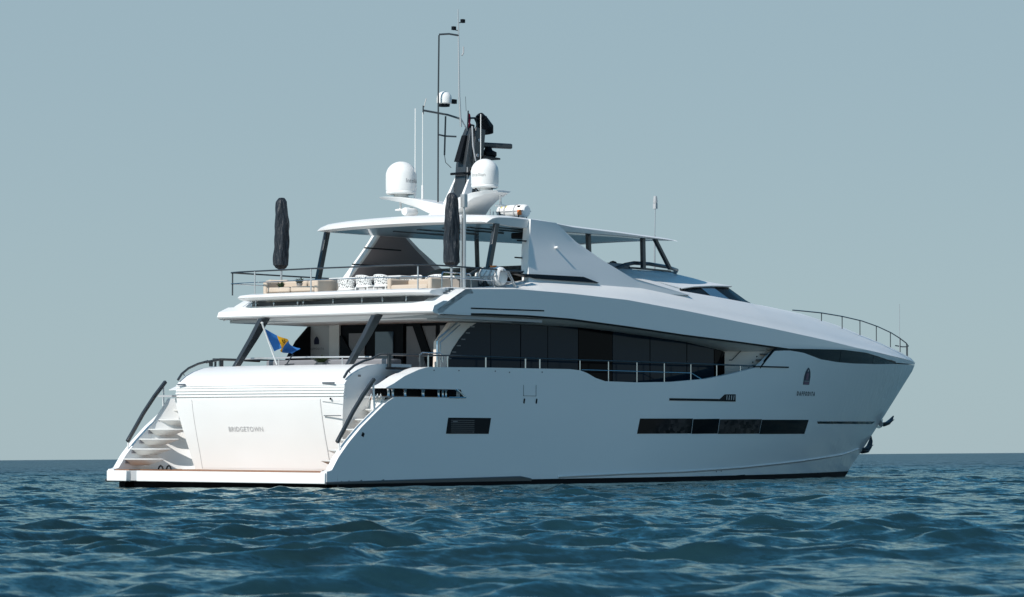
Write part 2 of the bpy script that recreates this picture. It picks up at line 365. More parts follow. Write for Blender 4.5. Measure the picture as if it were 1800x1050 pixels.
# name and emblem on the topsides
def side_text(name, body, size, x0, z0, m, sp=1.0, off=.008, squash=1.0):
    vs_, fs = text_mesh(body, size, sp, .008)
    P = [(x0+u*squash, -half(x0+u*squash, z0+v)-off, z0+v) for u, v, _ in vs_]
    return MB().add(P, fs).build(name, m, YACHT, smooth=0)
side_text('name_lettering', 'DAFFODITA', 0.17, 22.44, 2.475, TXT, 1.75, squash=0.92)
em = MB(); out = [(-.22, -.25), (.22, -.25), (.22, .0), (.17, .13), (.09, .22), (0, .27), (-.09, .22), (-.17, .13), (-.22, 0)]
def side_poly(mb, pts, x0, z0, off, mi=0):
    mb.add([(x0+u, -half(x0+u, z0+v_)-off, z0+v_) for u, v_ in pts], [tuple(range(len(pts)))], mi)
side_poly(em, out, 22.33, 3.0, .008); side_poly(em, [(-.09, -.1), (.09, -.1), (.07, .0), (.1, .06), (0, .13), (-.1, .06), (-.07, 0)], 22.33, 3.0, .012, 1)
side_poly(em, [(-.18, -.15), (.18, -.15), (.18, -.135), (-.18, -.135)], 22.33, 3.0, .012, 2); side_poly(em, [(-.17, -.235), (.17, -.235), (.17, -.17), (-.17, -.17)], 22.33, 3.0, .012, 1)
side_poly(em, [(-.03, .14), (.03, .14), (.03, .20), (-.03, .20)], 22.33, 3.0, .012, 2)
em.build('hull_emblem', [NAVY, PINK, LGREY], YACHT, smooth=0)

# mooring slot: dark box, chrome frame and bollards behind it
ms = MB(); ms.box((3.9, -3.18, 2.28), (3.0, .02, .30)); ms.build('mooring_slot_back', BLACK, YACHT)
mf = MB(); mf.tube([(4.99, -3.74, 2.385), (5.15, -3.76, 2.31), (5.38, -3.76, 2.185), (4.7, -3.75, 2.178)], .022, 8)
mf.build('slot_frame', STEEL, YACHT)
on_side('slot_corner', [(5.19, 2.178), (5.38, 2.18), (5.21, 2.29), (5.19, 2.385)], BLACK, YACHT, .004)
for x, r in ((2.62, .045), (2.78, .045), (3.25, .055), (3.95, .07), (4.58, .05), (4.75, .05), (4.88, .045)):
    MB().lathe([(r*.7, 0), (r, .02), (r*.75, .06), (r*.75, .15), (r*1.1, .19), (r*.9, .205), (0.0, .207)], (x, -3.5, 2.178), 16).build('bollard', STEEL, YACHT)
fr = MB()
for x in (2.0, 2.12, 2.24, 2.36): fr.tube([(x-.05, -3.45, 2.10), (x+.02, -3.45, 2.24), (x+.12, -3.45, 2.10)], .012, 6)
fr.build('fairlead', STEEL, YACHT)
MB().box((3.6, -3.42, 2.165), (3.1, .60, .012)).build('mooring_ledge', WHITE, YACHT)

# ------------------------------------------------------------------ swim platform, transom, stern stairs
pf = MB()
pf.box((1.1, -0.533, .165), (2.26, 6.41, .27)); pf.box((1.1, 3.385, .165), (2.26, .71, .27)); pf.box((1.16, 2.85, .165), (2.08, .36, .26), 1)
sw = pf.build('swim_platform', [WHITE, LGREY], YACHT, bevel=.015)
MB().box((1.12, -0.52, .312), (2.1, 6.32, .022)).box((1.12, 3.38, .312), (2.1, .68, .022)).build('teak_deck', TEAK, sw)
MB().box((1.7, 0, -.17), (2.35, 6.6, .39)).build('transom_base', BOOT, YACHT)
MB().box((.9, -3.25, .335), (.5, .4, .03)).build('deck_drain', BLACK, sw)
for y, x in ((2.44, .62), (2.28, .75)):
    MB().tube([(x, y-.09, .32), (x, y-.05, .40), (x, y, .425), (x, y+.05, .40), (x, y+.09, .32)], .022, 8).build('mooring_cleat', BLACK, YACHT)

PROF = [(1.86, .30), (1.83, .45), (1.75, .80), (1.66, 1.15), (1.58, 1.5), (1.51, 1.85), (1.475, 2.10), (1.47, 2.165)]
for k in range(4):   # four grooves under the overhang
    z = 2.165+k*.075; PROF += [(1.535, z+.002), (1.535, z+.022), (1.475+.012*k, z+.026), (1.48+.012*k, z+.074)]
PROF += [(1.50, 2.47), (1.55, 2.54), (1.65, 2.63), (1.82, 2.74), (2.1, 2.86), (2.45, 2.96), (2.85, 3.01), (3.3, 3.02), (4.1, 3.02), (4.1, 2.2)]
def hw(z): return 2.90 if z > 2.1 else 2.90-0.36*(2.1-z)/1.8
tb = MB(); rows = []
for x, z in PROF: rows.append([(x+.20*(abs(u)**2.2) - .07, u*hw(z), z) for u in lin(-1, 1, 17)])
tb.grid(rows)
for sgn in (-1, 1):
    P = [(x+.13, sgn*hw(z), z) for x, z in PROF]
    for a, b in zip(P[:-1], P[1:]): tb.add([a, b, (4.1, sgn*hw(b[2]), b[2]), (4.1, sgn*hw(a[2]), a[2])], [(0, 1, 2, 3)])
trans = tb.build('transom', WHITE, YACHT, smooth=28)
# garage door, 12 mm proud, with its lettering
def tx(z, y): return itp(z, [(q[1], q[0]) for q in PROF[:8]]) + .20*(abs(y/hw(z))**2.2) - .07
gd = MB(); A, B = [], []
for z in lin(.36, 2.11, 14):
    A.append([(tx(z, y)-.007, y, z) for y in lin(-2.2-.1*(2.1-z)*0, 2.2, 13)]); B.append([(tx(z, y)+.02, y, z) for y in lin(-2.2, 2.2, 13)])
gd.slab(A, B); door = gd.build('garage_door', WHITE, YACHT, smooth=30)
for y in (-2.215, 2.215): MB().tube([(tx(z, y)-.004, y, z) for z in lin(.34, 2.12, 10)], .0065, 6).build('door_seam', TXTP, door)
vs_, fs = text_mesh('BRIDGETOWN', .17, 1.12)
MB().add([(tx(1.36+v_, 0.33-u)-.022, 0.33-u, 1.36+v_) for u, v_, _ in vs_], fs).build('port_lettering', TXTP, door, smooth=0)
for y, wd in ((2.62, .28), (-2.45, .40)):
    MB().box((1.545, y, 2.515), (.03, wd, .035), R=Matrix.Rotation(.5, 3, 'Y')).build('transom_vent', SLATE, YACHT)
MB().box((1.515, -2.57, 2.06), (.012, .58, .008)).build('hatch_seam', LGREY, trans); MB().box((1.565, -2.57, 1.70), (.02, .56, .022)).build('step_light', SLATE, trans); MB().lathe([(0, 0), (.03, 0), (.03, .012), (0, .014)], (1.50, -2.56, 2.12), 12, ax='x').build('hatch_lock', BLACK, trans)
# side walls and treads of the two stern stairs
def stair(sg):
    st = MB()
    A = [(1.75, .31), (1.9, .9), (2.15, 1.5), (2.42, 2.17)]; k_ = [(0, .55), (.35, .42), (.65, .12), (.85, -.25), (1, -.72 if sg > 0 else -.2)]
    wl = [[(x+d*(1 if z < 2 else .55), sg*(2.5+1.08*t), z) for x, z in A] for t, d in k_]
    st.slab(wl, [[(x+.1, y, z) for x, y, z in r] for r in wl])
    o = st.build('stern_stair', WHITE, YACHT)
    for k, z in enumerate((.60, .86, 1.115, 1.37, 1.62, 1.87)):
        xa = itp(z, [(q[1], q[0]) for q in FASH[:9]])+.02; t = MB()
        top = [(xa-.02, sg*3.57), (xa+.20, sg*3.15), (xa+.50, sg*2.78), (xa+.62, sg*2.74), (xa+.60, sg*3.57)]
        bot = [(xa+.22, sg*3.57), (xa+.30, sg*3.42), (xa+.52, sg*3.20), (xa+.56, sg*3.20), (xa+.56, sg*3.57)]
        t.loft([[(x, y, z) for x, y in top], [(x, y, z-.03) for x, y in top], [(x, y, z-.17) for x, y in bot]])
        t.build('step', DECKW, o, bevel=.006)
        MB().box((xa+.10, sg*3.545, z-.075), (.2, .05, .10)).build('step_bracket', GREYP, o)
    # hand rail
    hr = MB(); P = [(.57, 1.04), (.80, 1.33), (1.15, 1.78), (1.55, 2.22), (1.96, 2.61)]
    rows = []
    for i, (x, z) in enumerate(P):
        dx, dz = (.66, .75) if i < 3 else (.70, .70); nx, nz = -dz*.045, dx*.045
        rows.append([(x+nx, sg*3.64, z+nz), (x+nx, sg*3.56, z+nz), (x-nx, sg*3.56, z-nz), (x-nx, sg*3.64, z-nz)])
    r = hr.loft(rows).build('stair_handrail', CHAR, YACHT, bevel=.012)
    MB().tube([(.62, sg*3.62, 1.04), (.62, sg*3.64, .72)], .02).build('rail_stanchion', WHITE, r); MB().tube([(1.90, sg*3.62, 2.50), (1.93, sg*3.64, 1.80)], .026).build('rail_stanchion', WHITE, r)
stair(-1); stair(1)
# curved rails on the shoulders of the transom
for sg in (-1, 1):
    g = MB(); P = [(1.66, 2.64), (1.80, 2.80), (2.05, 2.95), (2.4, 3.07), (2.78, 3.15)]
    g.tube([(x, sg*2.86, z) for x, z in P], .033, 8); g.tube([(1.85, sg*2.86, 2.82), (1.9, sg*2.86, 2.76)], .012)
    g.build('shoulder_rail', CHAR, YACHT)
MB().box((1.60, 3.1, 2.22), (.35, .5, .05)).build('stair_head', LGREY, YACHT)
MB().box((2.2, -2.905, 2.70), (.10, .012, .05)).build('side_fitting', SLATE, YACHT)

# ------------------------------------------------------------------ main deck, saloon, aft cockpit
MB().box((10.5, 0, 2.15), (15.8, 7.0, .1)).build('main_deck', TEAK, YACHT)
GT = [(5.5, 3.0), (5.7, 3.25), (5.9, 3.52), (6.18, 3.80), (6.5, 4.02), (7.01, 4.18), (9, 4.185), (11.48, 4.18), (13.06, 4.11), (14.86, 4.02), (16.68, 3.90), (18.27, 3.72), (19.3, 3.60), (20.5, 3.5)]
sal = MB(); A, B = [], []
for x in sorted(set(lin(5.5, 19.3, 50)+[p[0] for p in GT if p[0] < 19.3])):
    zt = itp(x, GT)-.006; A.append([(x, -2.78, 2.2), (x, -2.78, zt)]); B.append([(x, -2.70, 2.2), (x, -2.70, zt)])
sal.slab(A, B); sal.mirror(); saloon = sal.build('saloon', BLACK, YACHT)
def pane(x0, x1, m, lo=2.25):
    A, B = [], []
    for x in sorted(set(lin(x0, x1, 8)+[p[0] for p in GT if x0 < p[0] < x1])):
        zt = itp(x, GT)-.012; A.append([(x, -2.80, lo), (x, -2.80, zt)]); B.append([(x, -2.783, lo), (x, -2.783, zt)])
    return MB().slab(A, B).build('window_pane', m, saloon)
for a, b, m in ((5.52, 7.6, GLASS), (7.62, 8.88, GLASS), (8.92, 10.08, GLASS), (10.11, 11.46, GLASS), (11.49, 13.05, GLASS2), (13.08, 14.84, GLASS), (14.88, 16.66, GLASS), (16.70, 18.05, GLASS), (18.09, 19.0, GLASS2)): pane(a, b, m)
# cove between glass and upper fascia
cv = MB(); A, B = [], []
for x in lin(5.2, 20.6, 60):
    zg = itp(x, GT) if x > 7.01 else 4.18; zb = itp(x, BANDB)+.0; h = half(x, 3.9)
    A.append([(x, -h+.06, zb+.045), (x, -h+.30, (zb*.45+zg*.55)), (x, -2.81, zg), (x, -2.74, zg)]); B.append([(x, -h+.06, zb+.12), (x, -h+.30, zb+.10), (x, -2.81, zb+.1), (x, -2.74, zb+.1)])
cv.slab(A, B); cv.mirror(); cv.build('side_deck_ceiling', DECKW, YACHT)
# solid black strip painting in the shadow line below the fascia
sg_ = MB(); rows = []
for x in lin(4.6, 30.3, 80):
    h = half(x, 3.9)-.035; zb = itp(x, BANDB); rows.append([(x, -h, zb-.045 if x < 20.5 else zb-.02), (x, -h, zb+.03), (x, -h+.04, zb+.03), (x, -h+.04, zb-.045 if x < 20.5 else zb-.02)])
sg_.loft(rows); sg_.mirror(); sg_.build('painted_shadow_strip', BLACK, YACHT)
# aft bulkhead with doors
bk = MB(); bk.box((6.62, 0, 3.2), (.1, 5.4, 2.0)); bulk = bk.build('aft_bulkhead', BLACK, YACHT)
X = 6.55
MB().box((X, 2.32, 3.2), (.03, .80, 1.96)).build('bulkhead_panel', LGREY, bulk)
MB().box((X-.02, 1.72, 3.2), (.06, .36, 1.96)).build('pillar', DECKW, bulk)
MB().box((X, .95, 3.1), (.03, .55, 1.7)).build('door_glass', GREYP, bulk)
MB().box((X-.005, -.02, 3.45), (.03, .62, 1.05)).build('door_glass', PALEG, bulk)
MB().box((X, -1.3, 3.2), (.03, 1.0, 1.8)).build('door_glass', GREYP, bulk)
MB().box((X, -2.3, 3.2), (.03, .7, 1.8)).build('door_glass', GREYP, bulk)
MB().box((X-.04, -.62, 3.2), (.06, .22, 1.96)).build('door_post', BLACK, bulk)
for sg in (1, -1):
    d = MB(); y1, y2 = (1.45, .55) if sg > 0 else (-1.15, -2.0)
    d.loft([[(X-.07, y1+.14, 4.2), (X-.07, y1-.14, 4.2), (X-.02, y1-.14, 4.2), (X-.02, y1+.14, 4.2)], [(X-.07, y2+.14, 2.3), (X-.07, y2-.14, 2.3), (X-.02, y2-.14, 2.3), (X-.02, y2+.14, 2.3)]]) if sg < 0 else \
        d.loft([[(X-.07, 1.5, 3.9), (X-.07, 1.44, 3.9), (X-.02, 1.44, 3.9), (X-.02, 1.5, 3.9)], [(X-.07, 1.5, 2.9), (X-.07, .7, 2.9), (X-.02, .7, 2.9), (X-.02, 1.5, 2.9)]])
    d.build('diagonal_brace', BLACK, bulk)
vs_, fs = text_mesh('DAFFODITA', .085, 1.2)
MB().add([(X-.02, 2.38-u, 3.55+v_) for u, v_, _ in vs_], fs).build('bulkhead_lettering', TXT, bulk, smooth=0)
MB().add([(X-.02, 2.38-u*.42, 3.78+v_*.42) for u, v_ in out], [tuple(range(len(out)))]).build('bulkhead_emblem', NAVY, bulk, smooth=0)
# inner face of the port wing of the saloon, and the black A-frames holding the overhang
MB().prism([(5.35, 2.9), (6.5, 2.9), (6.5, 3.2), (7.3, 4.16), (6.5, 4.16), (6.0, 3.75)], 2.60, 2.69).build('wing_lining', BLACK, YACHT)
for sg in (-1, 1):
    p = MB(); p.loft([[(3.98+a, sg*1.96+b, 4.3) for a, b in ((-.16, -.07), (.16, -.07), (.16, .07), (-.16, .07))], [(3.55+a, sg*1.96+b, 3.75) for a, b in ((-.13, -.07), (.13, -.07), (.13, .07), (-.13, .07))],
                       [(2.9+a, sg*1.96+b, 3.0) for a, b in ((-.10, -.06), (.10, -.06), (.10, .06), (-.10, .06))]])
    p.build('overhang_strut', CHAR, YACHT, bevel=.01)
# cockpit rails
ar = MB(); ar.tube([(3.55, 2.45, 3.22), (3.5, 1.2, 3.23), (3.45, 0, 3.23), (3.5, -1.2, 3.22), (3.6, -2.1, 3.21)], .022)
for y in (1.0, -1.2): ar.tube([(3.5, y, 3.0), (3.5, y, 3.22)], .016)
ar.build('cockpit_rail', ALU, YACHT)
pr = MB(); pr.tube([(2.6, 2.75, 3.12), (3.1, 2.72, 3.2), (3.9, 2.7, 3.2), (4.6, 2.7, 3.19)], .035)
for x in (2.75, 3.15, 3.75): pr.box((x, 2.72, 3.09), (.10, .05, .16))
pr.build('shoulder_rail', CHAR, YACHT)
cr = MB(); cr.tube([(2.75, -2.86, 3.15), (3.0, -2.9, 3.25), (3.4, -2.95, 3.26), (4.8, -2.95, 3.26), (4.9, -2.95, 3.26)], .03)
for x in (3.3, 4.6): cr.box((x, -2.95, 3.1), (.10, .05, .34))
cr.build('cockpit_side_rail', CHAR, YACHT)
for z in (2.90, 2.67, 2.41):
    MB().loft([[(2.95, -3.12, z), (2.95, -3.12, z+.01), (2.95, -3.13, z+.01), (2.95, -3.13, z)], [(3.1, -3.02, z-.025), (3.1, -3.02, z+.03), (3.1, -3.30, z+.03), (3.1, -3.30, z-.025)], [(4.2, -3.0, z-.025), (4.2, -3.0, z+.03), (4.2, -3.22, z+.03), (4.2, -3.22, z-.025)]]).build('gate_bar', BLACK, YACHT)
sb = MB(); sb.box((4.5, 0, 3.06), (.6, 4.2, .25)); sb.build('cockpit_sofa_back', GREYP, YACHT, bevel=.04)
# stair between main deck and flybridge with its steel rail
af = MB(); af.prism([(5.08, 2.3), (5.14, 3.62), (5.7, 4.14), (6.75, 4.16), (6.35, 3.98), (6.0, 3.7), (5.72, 3.42), (5.5, 3.05), (5.35, 2.3)], -3.02, -2.88)
fs_ = af.build('flybridge_stair', CREAM, YACHT, bevel=.01)
for k in range(6): MB().box((5.6+k*.19, -3.03, 3.2+k*.17), (.16, .02, .03)).build('stair_tread', SLATE, fs_)
hrl = MB(); hrl.tube([(5.02, -3.1, 2.95), (5.02, -3.1, 3.62), (5.08, -3.1, 3.72), (5.85, -3.1, 4.14)], .024); hrl.tube([(5.14, -3.1, 2.95), (5.14, -3.1, 3.60), (5.95, -3.1, 4.08)], .016)
hrl.tube([(3.96, -3.4, 3.08), (3.96, -3.4, 3.25), (4.05, -3.4, 3.31), (4.78, -3.4, 3.31), (4.88, -3.4, 3.25), (4.88, -3.4, 3.08)], .02); hrl.build('stair_rail', STEEL, YACHT)
# forward stair wall; cream colour brightened in place of sunlight along the side deck
fwd = MB(); A, B = [], []
for y, x in ((-2.76, 18.55), (-2.98, 18.9), (-3.17, 19.3), (-3.31, 19.7), (-3.38, 20.2)):
    A.append([(x, y, 2.75), (x, y, 3.6), (x+.1, y, 3.93)]); B.append([(x+.12, y, 2.75), (x+.12, y, 3.6), (x+.2, y, 3.93)])
fwd.slab(A, B); fw_ = fwd.build('foredeck_stair', CREAM, YACHT)
for k in range(5):
    MB().box((19.33+k*.17, -3.30-.02*k, 3.10+k*.17), (.30, .10, .03)).build('stair_tread', SLATE, fw_)
    MB().lathe([(0, 0), (.02, 0), (.02, -.02), (0, -.02)], (19.25+k*.17, -3.21-.03*k, 3.20+k*.17), 8, ax='y').build('stair_light', BLACK, fw_)
MB().tube([(18.62, -2.95, 3.42), (18.66, -3.02, 3.42), (19.12, -3.15, 3.80), (19.06, -3.1, 3.82)], .014).build('grab_rail', CHAR, fw_)
MB().tube([(19.25, -3.60, 3.20), (19.6, -3.60, 3.46), (20.0, -3.585, 3.72), (20.15, -3.57, 3.75)], .035).build('bulwark_edge', BLACK, YACHT)
# bulwark rail, starboard and port
def rail_y(x): return half(x, 3.1)-.12
for sg in (-1, 1):
    br = MB(); br.tube([(3.75, sg*3.6, 3.235)]+[(x, sg*rail_y(x), 3.25) for x in lin(5, 20.2, 24)], .021)
    rail = br.build('bulwark_rail', CHAR, YACHT)
    mr = MB(); mr.tube([(x, sg*rail_y(x), 2.985) for x in lin(10.5, 15.7, 8)]+[(16.3, sg*rail_y(16.3), 2.80)], .014); mr.build('mid_rail', STEEL, rail)
    for x in (4.02, 4.79, 6.36, 8.04, 8.66, 10.44, 11.74, 13.07, 14.38, 15.69, 17.03, 18.32):
        MB().tube([(x, sg*rail_y(x), sheer(x)-.03), (x, sg*rail_y(x), 3.235)], .023 if x < 10 else .017).build('rail_post', STEEL, rail)
    bx = MB(); bx.box((3.8, sg*3.56, 3.1), (.05, .04, .28)); bx.build('rail_end', CHAR, rail)

# ------------------------------------------------------------------ upper fascia, shoulder and foredeck
uf = MB(); A, B = [], []
for x in sorted(set(lin(4.21, 34.15, 110)+[4.79, 5.37])):
    zb, zt = itp(x, BANDB), itp(x, BANDT); ra, rb = [], []
    for z in lin(zb, zt, 6):
        h = half(x, min(z, 3.9)); ra.append((x, -h, z)); rb.append((x, -max(h-.1, 0), z))
    A.append(ra); B.append(rb)
uf.slab(A, B); uf.mirror(); uf.build('upper_fascia', HULLW, YACHT)
INN = [(5.37, 3.05, 4.985), (6.5, 3.05, 5.08), (7.6, 3.08, 5.14), (8.3, 3.08, 5.25), (8.8, 3.08, 5.37), (9.5, 3.05, 5.41), (12, 3.0, 5.43), (14, 3.0, 5.42), (16, 2.95, 5.36), (18, 2.85, 5.26), (20, 2.7, 5.15), (22, 2.45, 5.02), (24, 2.1, 4.88), (26, 1.75, 4.70), (28, 1.35, 4.50), (30, 1.0, 4.30), (32, .6, 4.05), (33.5, .25, 3.82), (34.15, .02, 3.69)]
ZC = [(5.37, 4.97), (8, 5.0), (9.5, 5.3), (16, 5.36), (20, 5.30), (22, 5.34), (23.2, 5.33), (25.7, 5.18), (28.4, 4.86), (31.2, 4.33), (32.6, 4.02), (33.6, 3.8), (34.15, 3.70)]
sh = MB(); rows = []
for x in sorted(set(lin(5.37, 34.15, 100)+[p[0] for p in INN])):
    zt = itp(x, BANDT); h = half(x, 3.9); yi = min(itp(x, [(p[0], p[1]) for p in INN]), h*.92); zi = itp(x, [(p[0], p[2]) for p in INN]); zc = itp(x, ZC)
    r = [(x, -h, zt), (x, -h+(h-yi)*.04, zt+.015)]
    for k in (.25, .5, .75): r.append((x, -h+(h-yi)*k, zt+(zi-zt)*(k**.85)))
    r.append((x, -yi, zi))
    for k in (.25, .5, .75, 1.0):
        r.append((x, -yi*(1-k), zi+(zc-zi)*sin(k*pi/2)))
    rows.append(r+[(p[0], -p[1], p[2]) for p in reversed(r[:-1])])
sh.grid(rows); sh.build('foredeck', WHITE, YACHT, smooth=30)
for sg in (-1, 1):
    bv = MB()
    O = [(4.21, sg*3.75, 4.39), (4.79, sg*3.75, 4.70), (5.37, sg*3.75, 4.97), (5.6, sg*3.75, 4.985)]; I = [(4.46, sg*3.0, 4.58), (4.90, sg*3.0, 4.80), (5.34, sg*3.0, 4.99), (5.6, sg*3.0, 5.0)]
    bv.slab([O, I], [[(p[0]+.1, p[1], p[2]-.12) for p in O], [(p[0]+.1, p[1], p[2]-.12) for p in I]]); bv.build('fascia_corner', WHITE, YACHT)
lv = MB()
for k in range(3): lv.box((5.03+.12*k, -3.25+.0*k, 4.875+.052*k), (.05, .34, .02), R=Matrix.Rotation(-.43, 3, 'Y'))
lv.build('corner_louvre', RUBBER, YACHT)
# aft edge of the flybridge deck, in two bevels and an inner step
ae = MB(); FP = [(4.08, 4.33), (4.05, 4.37), (4.11, 4.50), (4.48, 4.64), (5.6, 4.66), (5.6, 4.30), (4.2, 4.30)]
rows = []
for y in lin(-3.745, 3.745, 25):
    b = -.16*(1-(y/3.75)**2); rows.append([(x+b+(.12 if i < 3 else 0)*0, y, z) for i, (x, z) in enumerate(FP)])
ae.loft(rows); ae.build('aft_fascia', WHITE, YACHT, smooth=15)
st = MB(); rows = []
for y in lin(-3.2, 2.6, 15):
    b = -.1*(1-(y/3.75)**2); rows.append([(4.42+b, y, 4.31), (4.52+b, y, 4.18), (5.0, y, 4.16), (8.0, y, 4.20), (8.0, y, 4.31)])
st.loft(rows); st.build('overhang_step', WHITE, YACHT, smooth=15)
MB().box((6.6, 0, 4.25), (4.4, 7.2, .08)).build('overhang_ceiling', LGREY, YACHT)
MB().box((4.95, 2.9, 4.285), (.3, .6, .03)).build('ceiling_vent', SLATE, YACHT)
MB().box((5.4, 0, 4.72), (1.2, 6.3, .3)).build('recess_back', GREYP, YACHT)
for y in (3.0, 2.85, 2.2, 1.35, 1.15, .1, -.9, -1.6, -2.4):
    MB().lathe([(.03, 0), (.045, .02), (.03, .05), (.03, .17), (.05, .2), (0, .21)], (4.62, y, 4.61), 12).build('deck_fitting', STEEL, YACHT)
MB().box((7.0, 0, 4.66), (3.6, 6.4, .1)).build('flybridge_deck', TEAK, YACHT)
cm = MB(); rows = []
for y in lin(-3.3, 3.3, 29):
    e = min(1, (3.3-abs(y))/.5); b = -.18*(1-(y/3.4)**2)+.45*(1-e)**2
    rows.append([(4.02+b, y, 4.86), (4.12+b, y, 4.82), (4.55+b, y, 4.79), (5.1, y, 4.79), (5.1, y, 4.98), (4.5+b, y, 4.98), (4.1+b, y, 4.925)])
cm.loft(rows); cm.build('aft_coaming', WHITE, YACHT, smooth=25)
for sg in (-1, 1):
    MB().prism([(4.9, 4.86), (8.6, 4.92), (8.6, 5.06), (5.3, 5.03), (4.9, 4.97)], sg*3.28, sg*3.08).build('side_coaming', WHITE, YACHT, bevel=.02)
on_side('fascia_slat', [(5.59, 4.465), (8.68, 4.50), (8.68, 4.535), (5.59, 4.50)], BLACK, YACHT, .012)
ds = MB(); ds.loft([[(8.25, -3.2, 5.50), (9.05, -3.2, 5.52), (11.2, -3.19, 5.54), (11.9, -3.21, 5.40), (9.0, -3.27, 5.40)], [(8.25, -3.0, 5.50), (9.05, -3.0, 5.52), (11.2, -3.0, 5.54), (11.9, -3.0, 5.40), (9.0, -3.0, 5.40)]]); ds.build('shoulder_window', BLACK, YACHT)

# ------------------------------------------------------------------ wheelhouse
def sym(o): return [(x, -y, z) for x, y, z in o]+[(x, y, z) for x, y, z in reversed(o) if y > 1e-6]
BOT = [(15.9, 2.80, 5.35), (17.3, 2.76, 5.29), (18.6, 2.70, 5.22), (19.7, 2.62, 5.17), (20.5, 2.45, 5.15), (21.2, 2.0, 5.20), (21.8, 1.2, 5.27), (22.0, 0, 5.28)]
TOP = [(16.3, 2.72, 5.40), (17.3, 2.48, 5.50), (18.4, 2.34, 5.57), (19.3, 2.26, 5.60), (19.9, 2.05, 5.62), (20.35, 1.6, 5.64), (20.7, .9, 5.66), (20.8, 0, 5.67)]
g = MB(); g.grid([sym(BOT), sym(TOP)]); g.grid([sym([(x-.06, y*.97, z) for x, y, z in BOT]), sym([(x-.06, y*.97, z) for x, y, z in TOP])])
wh = bpy.data.objects.new('wheelhouse', None)
BROW = [(x+.10, y+.05 if y > 0 else 0, z+.012) for x, y, z in TOP]
ROOFM = [(15.3, 2.45, 5.66), (16.9, 2.2, 5.72), (17.9, 2.05, 5.76), (18.7, 1.95, 5.77), (19.3, 1.75, 5.77), (19.7, 1.35, 5.77), (20.0, .75, 5.78), (20.1, 0, 5.78)]
ROOFT = [(13.6, 1.95, 5.94), (15.2, 1.85, 5.96), (16.4, 1.7, 5.98), (17.3, 1.6, 5.99), (18.0, 1.4, 5.98), (18.4, 1.0, 5.97), (18.7, .55, 5.97), (18.8, 0, 5.97)]
SIDE = [(11.5, 3.0, 5.42), (13.3, 3.0, 5.42), (14.6, 2.97, 5.40)]
w_ = MB()
w_.grid([sym([(x-.05, y-.08 if y > 0 else 0, z-.03) for x, y, z in TOP]), sym(BROW), sym([(x+.06, y, z+.03) for x, y, z in BROW]), sym(ROOFM), sym(ROOFT), sym([(x-.3, 0.0, 6.0) for x, y, z in ROOFT])])
# flank aft of the side glass
FL0 = [(11.3, 3.03, 5.40), (12.6, 3.02, 5.40), (13.8, 3.0, 5.40), (15.0, 2.93, 5.37), (16.0, 2.85, 5.33), (16.4, 2.78, 5.33)]
FL1 = [(11.3, 2.75, 5.62), (12.6, 2.72, 5.62), (13.8, 2.70, 5.60), (14.8, 2.70, 5.57), (15.7, 2.70, 5.50), (16.4, 2.74, 5.42)]
FL2 = [(11.3, 2.35, 5.85), (12.4, 2.3, 5.86), (13.2, 2.25, 5.86), (14.0, 2.3, 5.82), (14.8, 2.4, 5.74), (15.3, 2.45, 5.66)]
FL3 = [(11.3, 2.0, 5.93), (12.0, 1.98, 5.93), (12.6, 1.96, 5.94), (13.0, 1.95, 5.94), (13.3, 1.95, 5.94), (13.6, 1.95, 5.94)]
for sg in (-1, 1): w_.grid([[(x, sg*y, z) for x, y, z in L] for L in (FL0, FL1, FL2, FL3)])
for sg in (-1, 1): w_.add([(x, sg*y, z) for x, y, z in (FL1[-1], (16.4, 2.77, 5.45), (15.3, 2.45, 5.66))], [(0, 1, 2)])
w_.add([(11.3, -2.0, 5.93), (13.6, -1.95, 5.94), (13.6, 1.95, 5.94), (11.3, 2.0, 5.93)], [(0, 1, 2, 3)])
whs = w_.build('wheelhouse', WHITE, YACHT, smooth=40)
win = g.build('windscreen', mat('black_windscreen', (0.010, 0.013, 0.016), 0.25, spec=0.03), whs)
MB().add([(18.0, -2.76, 5.26), (19.0, -2.71, 5.22), (18.7, -2.34, 5.57), (17.9, -2.44, 5.53)], [(0, 1, 2, 3)]).build('side_pane', PALEG, whs)
# low dark windshield rim of the flybridge helm and its grey cowl
rim = MB(); R0 = [(14.5, -1.85, 5.94), (14.95, -1.85, 6.08), (15.4, -1.85, 6.15), (16.2, -1.82, 6.16), (17.2, -1.75, 6.12), (17.9, -1.6, 6.06), (18.4, -1.2, 6.02), (18.65, -.6, 6.0), (18.7, 0, 6.0)]
R0 = R0+[(x, -y, z) for x, y, z in reversed(R0[:-1])]
rim.tube(R0, .055, 8); rim.tube([(15.1, -1.9, 6.0), (16.0, -1.88, 6.0), (17.3, -1.8, 5.99)], .03, 6); rim.tube([(12.4, -2.0, 5.96), (14.5, -1.9, 5.95)], .04, 6)
rim.build('helm_windshield', CHAR, YACHT)
cw = MB(); cw.loft([[(14.35, y, 5.9) for y in (-1.75, 1.75)]+[(15.6, y, 5.9) for y in (1.75, -1.75)], [(14.6, y, 6.14) for y in (-1.6, 1.6)]+[(15.5, y, 6.14) for y in (1.6, -1.6)]]); cw.build('helm_cowl', LGREY, YACHT, bevel=.05)
MB().lathe([(.14, 0), (.13, .05), (.09, .11), (.0, .14)], (16.1, -.6, 6.15), 16).build('compass', BLACK, YACHT)

